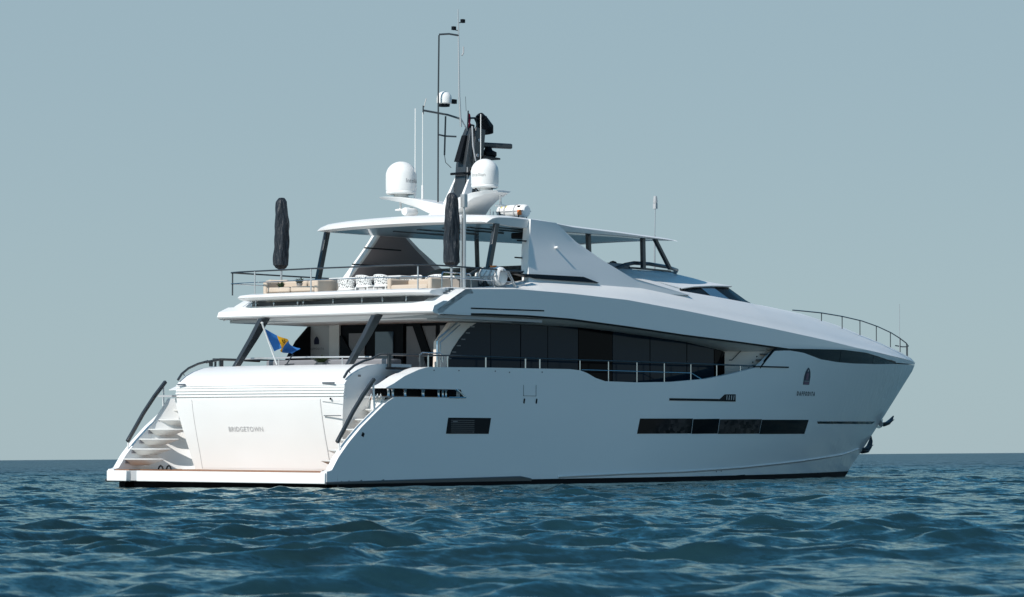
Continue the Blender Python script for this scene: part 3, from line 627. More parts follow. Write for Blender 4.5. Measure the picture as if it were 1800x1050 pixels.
# ------------------------------------------------------------------ hardtop, arch, struts
ht = MB(); XS_ = lin(0, 1, 34)
def ht_w(x): return itp(x, [(7.2, 2.98), (7.5, 3.04), (8.2, 2.90), (9.0, 2.76), (9.5, 2.71), (10.6, 2.70), (11.5, 2.58), (14, 2.42), (16.5, 2.25), (17.0, 2.18), (17.3, 2.05)])
def ht_zt(x): return itp(x, [(7.2, 6.86), (7.36, 6.97), (7.6, 7.02), (8.6, 7.07), (10, 7.06), (11.5, 6.99), (14, 6.96), (17.3, 6.895)])
def ht_zb(x): return itp(x, [(7.2, 6.82), (7.8, 6.80), (8.6, 6.79), (10, 6.79), (11.3, 6.80), (14, 6.84), (16.9, 6.865), (17.3, 6.875)])
top, bot = [], []
for s in XS_:
    x = 7.2+(s**1.4)*10.1; rt_, rb_ = [], []
    for u in lin(-1, 1, 21):
        wy = ht_w(x)*u; dx = (-.28*(1-u*u)) if s < .3 else 0; dx *= max(0, 1-s/.3)
        dx += .35*(1-u*u)*max(0, (s-.9)/.1)
        cr_ = (1-abs(u)**2.2)
        rt_.append((x+dx, wy, ht_zt(x)+.10*cr_-(.05 if abs(u) > .999 else 0))); rb_.append((x+dx, wy*.985, ht_zb(x)+.06*cr_))
    top.append(rt_); bot.append(rb_)
ht.slab(top, bot); hard = ht.build('hardtop', WHITE, YACHT, smooth=35)
# underside lining with louvre gaps
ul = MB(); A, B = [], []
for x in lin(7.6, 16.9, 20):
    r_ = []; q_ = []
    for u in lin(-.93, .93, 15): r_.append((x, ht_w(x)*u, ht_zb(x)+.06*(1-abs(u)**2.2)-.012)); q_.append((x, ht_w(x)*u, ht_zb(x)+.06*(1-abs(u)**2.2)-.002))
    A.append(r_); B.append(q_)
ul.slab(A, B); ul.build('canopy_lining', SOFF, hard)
for y in (-2.1, -1.3, -.45, .45, 1.3): MB().box((9.8, y, 6.80+.06*(1-abs(y/3)**2.2)-.03), (2.6, .09, .04)).build('ceiling_louvre', CHAR, hard)
MB().box((10.7, -1.9, 6.68), (.9, 1.0, .16)).build('speaker_pod', BLACK, hard, bevel=.03)
# arch legs: outer face white, inner face taupe
for sg in (-1, 1):
    AFT = [(8.15, 3.28, 5.15), (8.58, 3.09, 5.75), (8.90, 2.95, 6.2), (9.18, 2.84, 6.6), (9.40, 2.78, 6.93)]
    FWD = [(16.3, 3.10, 5.22), (13.6, 3.06, 5.62), (12.4, 2.94, 6.06), (11.35, 2.81, 6.52), (10.5, 2.78, 6.99)]
    if sg < 0: AFT = [(8.65, 3.28, 5.15), (8.85, 3.10, 5.75), (9.05, 2.95, 6.2), (9.25, 2.84, 6.6), (9.36, 2.78, 7.03)]
    o_, i_ = [], []
    for a, b in zip(AFT, FWD):
        o_.append([(a[0]+(b[0]-a[0])*t, sg*(a[1]+(b[1]-a[1])*t+.0), a[2]+(b[2]-a[2])*t) for t in lin(0, 1, 9)])
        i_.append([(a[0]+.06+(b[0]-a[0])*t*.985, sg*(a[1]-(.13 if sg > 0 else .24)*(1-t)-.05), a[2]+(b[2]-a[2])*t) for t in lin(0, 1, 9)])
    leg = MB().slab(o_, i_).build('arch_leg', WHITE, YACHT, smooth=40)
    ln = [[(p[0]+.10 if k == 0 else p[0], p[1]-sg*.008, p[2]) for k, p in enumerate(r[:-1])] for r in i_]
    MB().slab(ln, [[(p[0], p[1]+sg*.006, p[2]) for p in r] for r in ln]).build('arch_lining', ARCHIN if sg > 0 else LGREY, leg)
    for (x0, x1, z) in ((8.75, 10.3, 6.42), (8.4, 9.7, 5.95)) if sg > 0 else ((8.82, 9.35, 6.43), (8.72, 9.25, 5.97)):
        MB().box(((x0+x1)/2, sg*((2.58 if z > 6.2 else 2.72) if sg > 0 else 2.75), z), (x1-x0, .05, .035)).build('arch_slat', BLACK, leg)
MB().box((8.65, -2.9, 5.56), (1.0, .05, .035)).build('arch_slat', BLACK, YACHT)
# sloping inner quarter of the starboard leg seen through the opening
nb = MB(); nb.tube([(10.30, -2.85, 6.30), (10.27, -3.02, 6.31)], .035, 10); nb.build('side_nozzle', WHITE, YACHT)
def strut(a, b, w=.09, d=.05, m=CHAR):
    a, b = Vector(a), Vector(b)
    return MB().loft([[(a.x+i*w, a.y+j*d, a.z) for i, j in ((-1, -1), (1, -1), (1, 1), (-1, 1))], [(b.x+i*w, b.y+j*d, b.z) for i, j in ((-1, -1), (1, -1), (1, 1), (-1, 1))]]).build('hardtop_strut', m, YACHT, bevel=.01)
for sg in (-1, 1):
    strut((7.62, sg*2.98, 6.81), (7.12, sg*2.98, 5.0), .085, .05)
strut((13.0, -2.0, 6.86), (13.05, -2.0, 5.95), .07); strut((15.62, -2.0, 6.86), (15.65, -2.0, 6.0), .075); strut((16.22, -2.0, 6.87), (17.0, -2.0, 6.02), .07)
strut((13.0, 2.0, 6.86), (13.05, 2.0, 5.95), .05)
# dark screen behind the lower life raft
MB().tube([(6.55, -2.75, 5.2), (6.7, -2.75, 5.4), (7.1, -2.75, 5.56), (7.6, -2.75, 5.60)], .05, 8).build('helm_arch', CHAR, YACHT)
MB().prism([(6.6, 5.0), (8.6, 5.0), (8.6, 5.3), (6.7, 5.28)], -2.8, -2.7).build('side_screen', SLATE, YACHT)

# ------------------------------------------------------------------ flybridge and bow rails
fr_ = MB(); Zr = 5.56
P = [(8.4, -3.28, 5.56), (7.0, -3.36, 5.56), (5.2, -3.42, Zr), (4.6, -3.36, Zr), (4.2, -3.0, Zr), (4.05, -2, Zr), (3.95, 0, Zr), (4.05, 2, Zr), (4.12, 3.0, Zr), (4.25, 3.42, Zr), (4.8, 3.43, Zr), (6.4, 3.4, Zr), (9.0, 3.3, Zr)]
fr_.tube(P, .021); frail = fr_.build('flybridge_rail', CHAR, YACHT)
MB().tube([(x, y, 5.26) for x, y, z in P], .012).build('mid_rail', STEEL, frail)
for x, y in ((4.28, 3.40), (4.02, 2.35), (3.96, .3), (4.3, -3.05), (7.0, 3.38)):
    MB().tube([(x, y, 4.95), (x, y, 5.55)], .020).build('rail_post', CHAR if y > 3 else ALU, frail)
# steel gate hoops beside the umbrella
gh = MB()
for x0, x1, y in ((5.2, 6.0, -3.1), (6.15, 6.4, -3.1)):
    gh.tube([(x0, y, 5.0), (x0, y, 5.36), (x0+.06, y, 5.42), (x1-.06, y, 5.42), (x1, y, 5.36), (x1, y, 5.0)], .02)
gh.build('gate_hoop', STEEL, YACHT)
pole = MB(); pole.tube([(5.98, -3.2, 5.02), (5.98, -3.2, 6.95)], .055, 10); pole.tube([(5.98, -3.2, 6.95), (5.98, -3.2, 7.45)], .03, 8); pole.box((5.98, -3.2, 7.30), (.13, .13, .34)); pole.tube([(5.86, -3.2, 5.05), (5.86, -3.2, 6.9)], .014, 6)
pole.build('davit_pole', ALU, YACHT)
BR = [(24.6, -1.55), (26.0, -1.45), (27.5, -1.3), (29, -1.1), (30.3, -.9), (31.5, -.68), (32.4, -.48), (33.1, -.30), (33.55, -.12), (33.65, 0)]
BZ = [(24.1, 5.09), (24.6, 5.09), (26.03, 5.07), (27.48, 5.01), (28.85, 4.93), (30.19, 4.79), (31.45, 4.62), (32.43, 4.45), (33.2, 4.30), (33.7, 4.20)]
bwr = MB(); bp = [(24.1, -1.62, 5.09)]+[(x, -y_ if False else y_, itp(x, BZ)) for x, y_ in BR]+[(33.6, .15, 4.21), (33.4, .3, 4.25)]
bwr.tube(bp, .020); bro = bwr.build('bow_rail', CHAR, YACHT)
def deck_z(x, y):
    zi = itp(x, [(p[0], p[2]) for p in INN]); yi = itp(x, [(p[0], p[1]) for p in INN]); zc = itp(x, ZC); zt = itp(x, BANDT); h = half(x, 3.9); y = abs(y)
    if y > yi: return zt+(zi-zt)*((h-y)/(h-yi))
    return zi+(zc-zi)*sin((1-y/yi)*pi/2)
for x in (26.03, 27.48, 28.85, 30.19, 31.45, 32.43, 33.2, 33.6):
    y = itp(x, BR); MB().tube([(x, y, deck_z(x, y)-.12), (x, y, itp(x, BZ))], .016).build('rail_post', CHAR, bro)
MB().tube([(32.68, -.3, 3.9), (32.68, -.3, 5.6)], .012, 6).build('bow_antenna', ALU, YACHT)
# whip light on the wheelhouse
ws = MB(); ws.tube([(19.03, 0, 5.95), (19.03, 0, 7.2)], .03, 6); ws.tube([(19.03, 0, 7.2), (19.06, 0, 8.0)], .018, 6); ws.build('foremast_pole', ALU, YACHT)
fm = MB(); fm.box((19.06, 0, 8.08), (.10, .10, .16)); fm.lathe([(.06, 0), (.07, .06), (.05, .22), (0, .24)], (19.06, 0, 8.16), 12); fm.build('foremast_light', LGREY, YACHT)

# ------------------------------------------------------------------ radar mast, domes, antennas
bs = MB()
for sg in (-1, 1):
    A, B = [], []
    for y, xa, xf, z, t in ((0.0, 9.0, 10.6, 7.52, .42), (.35, 8.95, 10.5, 7.60, .36), (.8, 8.8, 10.2, 7.70, .24), (1.3, 8.65, 9.9, 7.77, .14), (1.75, 8.62, 9.65, 7.80, .08), (2.08, 8.75, 9.4, 7.81, .05)):
        A.append([(xa+(xf-xa)*k, sg*y, z+.02*sin(pi*k)) for k in lin(0, 1, 6)]); B.append([(xa+.1+(xf-xa-.2)*k, sg*y, z-t) for k in lin(0, 1, 6)])
    bs.slab(A, B)
for sg in (-1, 1):
    bs.loft([[(8.7, sg*.75, 7.0), (9.2, sg*.75, 7.02), (9.4, sg*.55, 7.02), (8.9, sg*.55, 7.0)], [(9.15, sg*.32, 7.42), (9.75, sg*.32, 7.42), (9.75, sg*.12, 7.42), (9.2, sg*.12, 7.42)]])
bs.loft([[(9.3, -.5, 7.0), (11.0, -.5, 7.0), (11.0, .5, 7.0), (9.3, .5, 7.0)], [(9.5, -.3, 7.3), (10.7, -.3, 7.3), (10.7, .3, 7.3), (9.5, .3, 7.3)]])
mast_base = bs.build('mast_base', WHITE, YACHT, smooth=40, bevel=.01)
for sg in (-1, 1):
    w2 = MB(); w2.loft([[(9.3, sg*.34, 7.4), (9.75, sg*.34, 7.4), (9.75, sg*.22, 7.4), (9.3, sg*.22, 7.4)], [(9.75, sg*.28, 8.15), (10.0, sg*.28, 8.15), (10.0, sg*.22, 8.15), (9.75, sg*.22, 8.15)], [(10.05, sg*.25, 8.62), (10.25, sg*.25, 8.62), (10.25, sg*.20, 8.62), (10.05, sg*.20, 8.62)]])
    w2.build('mast_fin', WHITE, mast_base, smooth=0, bevel=.01)
mt = MB()
mt.loft([[(9.68, -.20, 7.3), (10.28, -.20, 7.3), (10.28, .20, 7.3), (9.68, .20, 7.3)], [(9.80, -.18, 8.7), (10.34, -.18, 8.7), (10.34, .18, 8.7), (9.80, .18, 8.7)], [(10.02, -.15, 9.5), (10.55, -.15, 9.5), (10.55, .15, 9.5), (10.02, .15, 9.5)], [(10.12, -.12, 9.72), (10.62, -.12, 9.72), (10.62, .12, 9.72), (10.12, .12, 9.72)]])
mast = mt.build('mast', CHAR, YACHT, bevel=.015)
MB().loft([[(9.62, -.08, 8.75), (9.62, .10, 8.75), (9.75, .10, 8.75), (9.75, -.08, 8.75)], [(9.93, -.06, 9.5), (9.93, .08, 9.5), (10.05, .08, 9.5), (10.05, -.06, 9.5)]]).build('mast_slot', BLACK, mast)
MB().box((10.35, -.19, 9.15), (.42, .06, 1.15), R=Matrix.Rotation(.12, 3, 'Y')).build('mast_side_plate', CHAR, mast, bevel=.02)
for z, x in ((9.38, 10.32), (8.95, 10.25)): MB().lathe([(0, 0), (.05, 0), (.05, -.02), (0, -.03)], (x, -.225, z), 12, ax='y').build('side_lamp', LGREY, mast)
MB().tube([(9.66, -.24, 8.42), (10.4, -.24, 8.42), (10.4, .24, 8.42)], .035, 6).tube([(9.66, -.24, 8.42), (9.66, .24, 8.42)], .035, 6).build('mast_band', BLACK, mast)
for x in (9.78, 9.98, 10.18): MB().tube([(x, -.225, 7.4), (x+.04, -.215, 8.6)], .014, 6).build('mast_conduit', LGREY, mast)
# camera / searchlight head and radar
hd = MB(); hd.box((10.55, 0, 9.66), (.62, .30, .10)); hd.tube([(10.22, 0, 9.6), (10.25, 0, 9.82)], .10, 10); hd.lathe([(.16, 0), (.17, .12), (.12, .2), (0, .22)], (10.72, 0, 9.70), 16)
hd.build('sensor_platform', BLACK, mast, bevel=.015)
se = MB(); se.tube([(10.98, -.05, 9.62), (10.93, -.05, 9.78), (10.72, -.05, 9.95), (10.55, -.05, 10.08)], [.13, .17, .16, .13], 14); se.tube([(10.80, -.1, 9.78), (10.62, -.1, 10.02)], .14, 12)
sl_ = se.build('searchlight', BLACK, mast); MB().lathe([(0, 0), (.10, .005), (.11, 0)], (10.55, -.05, 10.08), 14).build('lens', LENS, sl_)
MB().tube([(10.2, 0, 10.0), (10.4, 0, 10.02), (10.5, 0, 9.9), (10.52, 0, 9.78)], .028, 8).build('camera_arm', CHAR, mast)
rd = MB(); rd.loft([[(10.35, -.45, 8.90), (11.25, -.25, 8.90), (11.25, .25, 8.90), (10.35, .45, 8.90)], [(10.35, -.45, 8.95), (11.25, -.25, 8.95), (11.25, .25, 8.95), (10.35, .45, 8.95)]]); rd.lathe([(.19, 0), (.24, .04), (.24, .14), (.12, .2), (.09, .28), (0, .29)], (10.95, -.05, 8.96), 18)
rb = rd.build('radar_pedestal', BLACK, mast, bevel=.01)
RR = Matrix.Rotation(radians(-24), 3, 'Z')
MB().box((11.0, -.05, 9.30), (1.42, .13, .15), R=RR).build('radar_scanner', CHAR, mast, bevel=.04)
# tall pole, lamps and rigging
tp = MB(); tp.tube([(9.80, 0, 9.72), (9.72, 0, 10.6), (9.68, 0, 12.2), (9.66, 0, 12.97)], [.03, .028, .022, .014], 8); tp.tube([(9.80, 0, 9.95), (10.12, 0, 9.62)], .02, 6)
top_ = tp.build('mast_pole', ALU, mast)
for (x, y, z) in ((9.82, -.04, 12.66), (9.55, .06, 12.44)):
    MB().box((x, y, z), (.11, .09, .10)).tube([(x, y, z-.04), (9.68, 0, z-.06)], .012, 6).build('navigation_lamp', BLACK, top_, bevel=.02)
MB().tube([(9.80, -.03, 11.7), (9.84, -.05, 11.78), (9.84, -.05, 11.95)], .022, 6).build('wind_sensor', LGREY, top_)
MB().tube([(9.26, .35, 12.26), (9.45, .15, 12.28), (9.68, 0, 12.25)], .026, 6).build('spreader', CHAR, top_)
MB().tube([(9.26, .35, 12.24), (9.30, .40, 10.7), (9.36, .45, 8.0), (9.36, .45, 7.25)], .024, 6).build('halyard_tube', CHAR, top_)
ya = MB(); ya.tube([(9.37, 1.0, 10.21), (9.9, .55, 10.10), (10.0, .2, 9.98)], .028, 6); ya.tube([(9.37, 1.0, 10.1), (9.37, 1.0, 10.34)], .02, 6); ya.tube([(9.40, 1.0, 10.3), (9.5, 1.0, 10.55)], .010, 5)
ya.tube([(9.62, .40, 10.03), (9.60, .42, 8.95)], .026, 6); ya.tube([(9.36, .44, 9.50), (9.62, .42, 9.48), (9.85, .2, 9.47)], .024, 6)
ya.tube([(9.60, .42, 8.95), (9.62, .4, 8.75), (9.75, .3, 8.6)], .010, 5); ya.tube([(10.05, -.2, 9.75), (10.02, -.25, 9.2), (10.12, -.27, 8.8), (10.3, -.25, 8.65)], .022, 6, 1)
ya.build('yardarm', [CHAR, LGREY], mast)
MB().tube([(10.09, 0, 9.72), (10.12, 0, 10.2)], .02, 6).tube([(10.15, .1, 10.2), (10.12, .1, 10.6)], .006, 5).build('signal_pole', CHAR, mast)
sd_ = MB(); sd_.lathe([(.0, 0), (.13, 0), (.155, .04), (.205, .06), (.21, .18), (.195, .27), (.14, .35), (.06, .385), (0, .39)], (9.62, .45, 10.33), 24)
sdo = sd_.build('small_dome', SHELLW, mast); MB().lathe([(0, -.03), (.15, -.03), (.16, .03), (.12, .05), (0, .05)], (9.62, .45, 10.33), 20).box((9.85, .3, 10.45), (.16, .1, .12)).build('dome_bracket', BLACK, sdo)
# dome antennas
def dome(X_, Y_, z0, R_, H_, word, az, zt, size):
    m_ = MB(); pr_ = [(0, 0), (R_*.9, 0), (R_*.98, .03), (R_*.99, .07), (R_*.965, .09), (R_, .13), (R_, H_-R_*.95)]
    for k in range(1, 9):
        a = k*pi/16; pr_.append((R_*cos(a), H_-R_*.95+R_*.95*sin(a)))
    m_.lathe(pr_, (X_, Y_, z0), 40); d = m_.build('satellite_dome', SHELLW, YACHT, smooth=35)
    MB().lathe([(0, -.13), (R_*.5, -.13), (R_*.45, 0), (0, 0)], (X_, Y_, z0), 20).build('dome_foot', WHITE, d)
    vs_, fs = text_mesh(word, size, 1.0)
    P = []
    for u, v_, _ in vs_:
        a = az+u/R_; P.append((X_+(R_+.004)*cos(a), Y_+(R_+.004)*sin(a), z0+zt+v_))
    MB().add(P, fs).build('dome_lettering', TXTG, d, smooth=0)
    return d
dome(9.03, 1.5, 7.87, .43, .92, 'Intellian', radians(272), .36, .17)
dome(8.98, -1.5, 7.90, .375, .80, 'Intellian', radians(188), .34, .14)
cg = MB()
for k in range(3): a = k*2.1+.4; cg.tube([(8.98+.28*cos(a), -1.5+.28*sin(a), 7.92), (8.98+.2*cos(a+.6), -1.5+.2*sin(a+.6), 7.76)], .018, 6)
cg.build('dome_cradle', BLACK, mast_base)
for y in (1.5, -1.55):
    MB().lathe([(0, 0), (.15, 0), (.15, .035), (.035, .06), (.03, .3), (0, .3)], (9.0 if y > 0 else 9.35, y if y > 0 else -1.75, 7.42), 18).build('gps_receiver', WHITE, mast_base)
for x, y, z, z2, r in ((9.15, 1.1, 7.8, 10.25, .014), (9.35, 1.0, 7.85, 10.15, .011), (9.9, -.62, 7.7, 10.05, .012)):
    a = MB(); a.tube([(x, y, z-.1), (x, y, z2)], r, 6); ao = a.build('whip_antenna', SHELLW, mast_base); MB().tube([(x, y, z-.1), (x, y, z+.28)], .03, 8).build('antenna_base', WHITE, ao)
MB().lathe([(0, -.36), (.10, -.34), (.12, -.28), (.115, .1), (.05, .2), (0, .2)], (8.85, .95, 7.35), 20, ax='x').build('floodlight', WHITE, mast_base)
MB().box((8.80, .95, 7.46), (.12, .05, .03)).build('sticker', LEAF, mast_base)
for x, y in ((9.6, -1.2), (10.3, -.75)): MB().lathe([(0, 0), (.12, 0), (.12, .05), (.05, .09), (.02, .1), (.015, .3), (0, .31)], (x, y, 7.08), 14).build('antenna_stub', WHITE, mast_base)

# ------------------------------------------------------------------ anchors in the stem
for (x, z, s, lb, k) in ((31.95, 1.62, 1.0, 'upper dark anchor housed high on the raked bow, flukes pointing up and forward', 0), (30.62, .78, .95, 'lower dark anchor near the water at the bow, curved fluke rising forward', 1)):
    t = thing('anchor', lb, 'anchor', (x, 0, z), 0, 'anchors in the stem')
    f = MB()
    if k == 0: P = [(-.1, 0, .0), (.2, 0, -.03), (.45, 0, .02), (.65, 0, .12), (.82, 0, .26)]
    else: P = [(-.15, 0, .0), (.15, 0, -.07), (.4, 0, -.05), (.6, 0, .08), (.70, 0, .26), (.72, 0, .44)]
    f.tube(P, [.05, .07, .065, .05, .015], 8, sy=1.6) if k == 0 else f.tube(P, [.05, .08, .085, .07, .05, .012], 8, sy=1.6)
    for sg in (-1, 1): f.tube([(0, sg*.05, 0), (.25, sg*.16, .02), (.5, sg*.22, .14)], [.04, .05, .01], 8)
    f.build('fluke', CHAR, t)
    MB().tube([(-.35, 0, .12), (.15, 0, -.01)], .045, 8).build('shank', CHAR, t)
    MB().lathe([(.0, -.05), (.16, -.04), (.15, .0), (0, .01)], (-.08, 0, .0), 14, ax='x').build('anchor_pocket', STEEL, t)

# ------------------------------------------------------------------ life rafts
def raft(loc, rz, lb, small):
    t = thing('life_raft', lb, 'life raft', loc, rz, 'life raft canisters')
    m_ = MB(); L, R_ = (.98, .185) if not small else (.80, .25); n = 28
    prof = [(0, -L/2), (R_*.75, -L/2), (R_*.95, -L/2+.04), (R_, -L/2+.12), (R_, -.28), (R_*1.04, -.27), (R_*1.04, -.22), (R_, -.21), (R_, .21), (R_*1.04, .22), (R_*1.04, .27), (R_, .28), (R_, L/2-.12), (R_*.95, L/2-.04), (R_*.75, L/2), (0, L/2)]
    m_.lathe(prof, (0, 0, R_+.06), n, ax='x'); can = m_.build('canister', SHELLW, t)
    s_ = MB(); s_.box((0, 0, R_+.06), (L*.96, 2*R_+.03, .025)); s_.build('seam_band', LGREY, t)
    fr2 = MB()
    for x in (-L*.33, L*.33):
        fr2.tube([(x, -R_*.9, 0), (x, -R_*1.0, R_*.6), (x, -R_*1.06, R_+.06)], .016, 6); fr2.tube([(x, R_*.9, 0), (x, R_*1.0, R_*.6), (x, R_*1.06, R_+.06)], .016, 6); fr2.tube([(x, -R_, .02), (x, R_, .02)], .02, 6)
    fr2.tube([(-L*.4, -R_*.95, .03), (L*.4, -R_*.95, .03)], .018, 6); fr2.tube([(-L*.4, R_*.95, .03), (L*.4, R_*.95, .03)], .018, 6); fr2.build('cradle', BLACK if not small else LGREY, t)
    sp2 = MB()
    for x in (-.15, .18): sp2.lathe([(R_+.012, -.02), (R_+.016, 0), (R_+.012, .02)], (x, 0, R_+.06), 24, ax='x')
    sp2.build('strap', LGREY, t)
    return t, R_, L
t, R_, L = raft((10.85, -1.02, 7.15), pi/2, 'white life raft canister with yellow sticker on the hardtop roof', False)
MB().add([(.14, R_*.55, R_+.065+R_*.85), (.32, R_*.55, R_+.065+R_*.85), (.32, R_*.88, R_+.065+R_*.50), (.14, R_*.88, R_+.065+R_*.50)], [(0, 1, 2, 3)]).build('sticker', YELLOW, t, smooth=0)
MB().box((-.36, .19, .20), (.12, .05, .14)).build('release_tag', ORANGE, t, bevel=.01); MB().box((-.30, .13, .36), (.10, .05, .07)).build('hydrostatic_unit', BLACK, t, bevel=.01)
t, R_, L = raft((7.35, -3.02, 5.08), pi/2, 'white canister strapped in steel frame beside the flybridge rail', True)
MB().box((-.12, .05, 2*R_+.07), (.16, .12, .05)).build('release_tag', ORANGE, t, bevel=.01)
hb_ = MB()
for x in (-.46, -.52): hb_.tube([(x, .2, .45), (x+.0, -.1, .42), (x, -.4, .05)], .018, 6)
for x in (-.3, -.15, .02, .2): hb_.tube([(x, .20, .10), (x+.06, .275, .28), (x-.05, .22, .46)], .016, 6)
hb_.tube([(-.42, 0, .5), (-.44, .2, .4), (-.43, .24, .2), (-.42, .1, .08)], .02, 6)
hb_.build('lashing_bar', LGREY, t)

# ------------------------------------------------------------------ parasols under black covers
def parasol(loc, lb, seed, zb, H):
    t = thing('covered_parasol', lb, 'parasol', loc, 0, 'furled parasols in black covers')
    r0 = random.Random(seed); ph = [r0.uniform(0, 6.28) for _ in range(8)]; am = [r0.uniform(.3, 1) for _ in range(8)]
    def fn(a, h): return 1+.10*sin(3*a+ph[0]+h*2.2)*am[0]+.07*sin(5*a+ph[1]-h*4)+.045*sin(9*a+ph[2]+h*9)+.03*sin(13*a+ph[3]-h*5)+.02*sin(h*8+ph[4]+a)
    prof = [(0, 0), (.07, .01), (.14, .05), (.185, .12)]
    for k in lin(.12, H-.12, 34): prof.append((itp(k/H, [(0, .195), (.3, .20), (.6, .19), (.85, .155), (1, .135)])*(1+.02*sin(k*5+ph[5])), k))
    prof += [(.11, H-.06), (.07, H-.01), (0, H)]
    MB().lathe(prof, (0, 0, zb), 48, fn=fn).build('cover', COVER, t, smooth=60)
    MB().tube([(0, 0, 0), (0, 0, zb+.1)], .03, 10).build('pole', ALU, t)
    b = MB(); b.lathe([(0, 0), (.25, 0), (.25, .04), (.05, .06), (.045, .2), (0, .2)], (0, 0, 0), 20); b.build('foot', LGREY, t)
    MB().tube([(.19, 0, zb+.25), (.21, .02, zb+H*.5), (.17, .03, zb+H*.85)], .008, 5).build('zip', SLATE, t)
parasol((5.72, 2.95, 4.71), 'furled parasol in black cover on the port side, nearest the stern left corner', 3, .98, 1.96)
parasol((5.78, -2.95, 4.71), 'furled parasol in wrinkled black cover beside the tall aluminium pole', 8, .86, 1.94)

# ------------------------------------------------------------------ flybridge furniture
def sofa(loc, rz, L, lb, back_h=.34, z0=.0, arm=True):
    t = thing('sofa', lb, 'sofa', loc, rz, 'flybridge sofas')
    MB().box((0, 0, .14), (.85, L, .24)).build('sofa_base', TAUPE, t, bevel=.02)
    n = max(1, round(L/.9))
    for k in range(n): MB().box((-.03, -L/2+(k+.5)*L/n, .34), (.74, L/n-.02, .15)).build('seat_cushion', BEIGE, t, bevel=.04)
    for k in range(n): MB().box((.37, -L/2+(k+.5)*L/n, .46), (.16, L/n-.02, back_h)).build('back_cushion', BEIGE, t, bevel=.05)
    if arm:
        for s in (-1, 1): MB().box((0, s*(L/2+.06), .36), (.8, .13, .44)).build('armrest', BEIGE, t, bevel=.04)
sofa((4.92, 1.55, 4.73), 0, 1.7, 'beige sofa at the port end of the flybridge, behind the covered parasol', .30)
sofa((6.3, 2.7, 4.80), pi/2, 1.9, 'long beige sofa along the port rail, under the arch leg', .30)
sofa((5.35, -2.2, 4.70), 0, 1.25, 'beige sofa with grey end panel near the starboard parasol', .26)
MB_ = MB()
t = thing('wicker_cabinet', 'taupe box cabinet with pale top beside the steel gate hoops', 'cabinet', (6.55, -2.45, 4.71))
MB().box((0, 0, .30), (.8, .9, .60)).build('cabinet_body', TAUPE, t, bevel=.02); MB().box((0, 0, .635), (.9, 1.0, .06)).build('cabinet_top', DECKW, t, bevel=.02)
t = thing('dining_table', 'long white table with chairs drawn up around it on the flybridge', 'table', (5.9, -.25, 4.71))
MB().box((0, 0, .66), (.9, 2.5, .05)).build('tabletop', DECKW, t, bevel=.015)
for x, y in ((-.35, -1.1), (-.35, 1.1), (.35, -1.1), (.35, 1.1)): MB().box((x, y, .32), (.07, .07, .63)).build('leg', ALU, t)
def chair(loc, rz, lb):
    t = thing('lattice_chair', lb, 'chair', loc, rz, 'white lattice chairs')
    A, B = [], []
    for k in lin(-1, 1, 13):
        a = k*1.25; A.append([(-.26*cos(a), .26*sin(a), .38), (-.30*cos(a), .30*sin(a), .67-.10*abs(k)**3)]); B.append([(-.235*cos(a), .235*sin(a), .38), (-.275*cos(a), .275*sin(a), .67-.10*abs(k)**3)])
    MB().slab(A, B).build('backrest', LATT, t)
    MB().tube([(-.29*cos(k*1.25), .29*sin(k*1.25), .67-.10*abs(k)**3) for k in lin(-1, 1, 13)], .014, 6).build('back_frame', SHELLW, t)
    MB().lathe([(0, 0), (.27, 0), (.28, .03), (.26, .07), (0, .08)], (0, 0, .36), 18).build('seat', SHELLW, t)
    for x, y in ((-.2, -.2), (-.2, .2), (.2, -.2), (.2, .2)): MB().tube([(x*1.15, y*1.15, 0), (x, y, .37)], .015, 6).build('leg', SHELLW, t)
CH = ['lowest white lattice chair of the near row, at its port end', 'middle white lattice chair of the near row by the aft coaming', 'near-row white lattice chair right beside the beige sofa by the starboard parasol']
for k, y in enumerate((.12, -.50, -1.13)): chair((5.25, y, 4.67 if k == 0 else 4.73), 0, CH[k])
CH = ['far-side white lattice chair showing only its top, at the port end', 'far-side white lattice chair showing only its top, in the middle', 'far-side white lattice chair showing only its top, nearest the potted grass']
for k, y in enumerate((-.25, -.85, -1.55)): chair((6.65, y, 4.80), pi, CH[k])

def plant(loc, lb, h, n, spread, seed, pr=.12, ph=.2, wide=.03):
    t = thing('potted_plant', lb, 'plant', loc, 0, 'potted plants on deck')
    MB().lathe([(0, 0), (pr*.8, 0), (pr, ph), (pr*.85, ph), (pr*.8, ph-.03), (0, ph-.03)], (0, 0, 0), 20).build('pot', POT, t)
    r0 = random.Random(seed); m_ = MB()
    for _ in range(n):
        a = r0.uniform(0, 6.28); s = r0.uniform(.2, 1)*spread; hh = h*r0.uniform(.55, 1); w0 = wide*r0.uniform(.6, 1.2)
        b0 = Vector((.03*cos(a), .03*sin(a), ph-.04)); m1 = b0+Vector((s*.45*cos(a), s*.45*sin(a), hh*.65)); e1 = b0+Vector((s*cos(a), s*sin(a), hh*r0.uniform(.7, 1.05)))
        q = Vector((-sin(a), cos(a), 0))*w0
        m_.add([b0-q*.4, b0+q*.4, m1+q, m1-q, e1], [(0, 1, 2, 3), (3, 2, 4)])
    m_.build('leaves', LEAF, t, smooth=0)
plant((7.6, -1.35, 4.72), 'spiky green potted plant behind the dining chairs', .72, 60, .26, 5, ph=.3)
plant((4.62, 1.95, 4.99), 'small potted plant on the port sofa table, left of its twin', .24, 40, .12, 6, pr=.10, ph=.14)
plant((4.9, 1.55, 5.18), 'low dark potted plant set on the beige sofa end, right of its twin', .18, 40, .22, 9, pr=.09, ph=.08)
plant((4.2, 0.12, 3.03), 'dark leafy potted plant behind the cockpit rail, right of the flag', .24, 90, .36, 12, pr=.12, ph=.08, wide=.05)

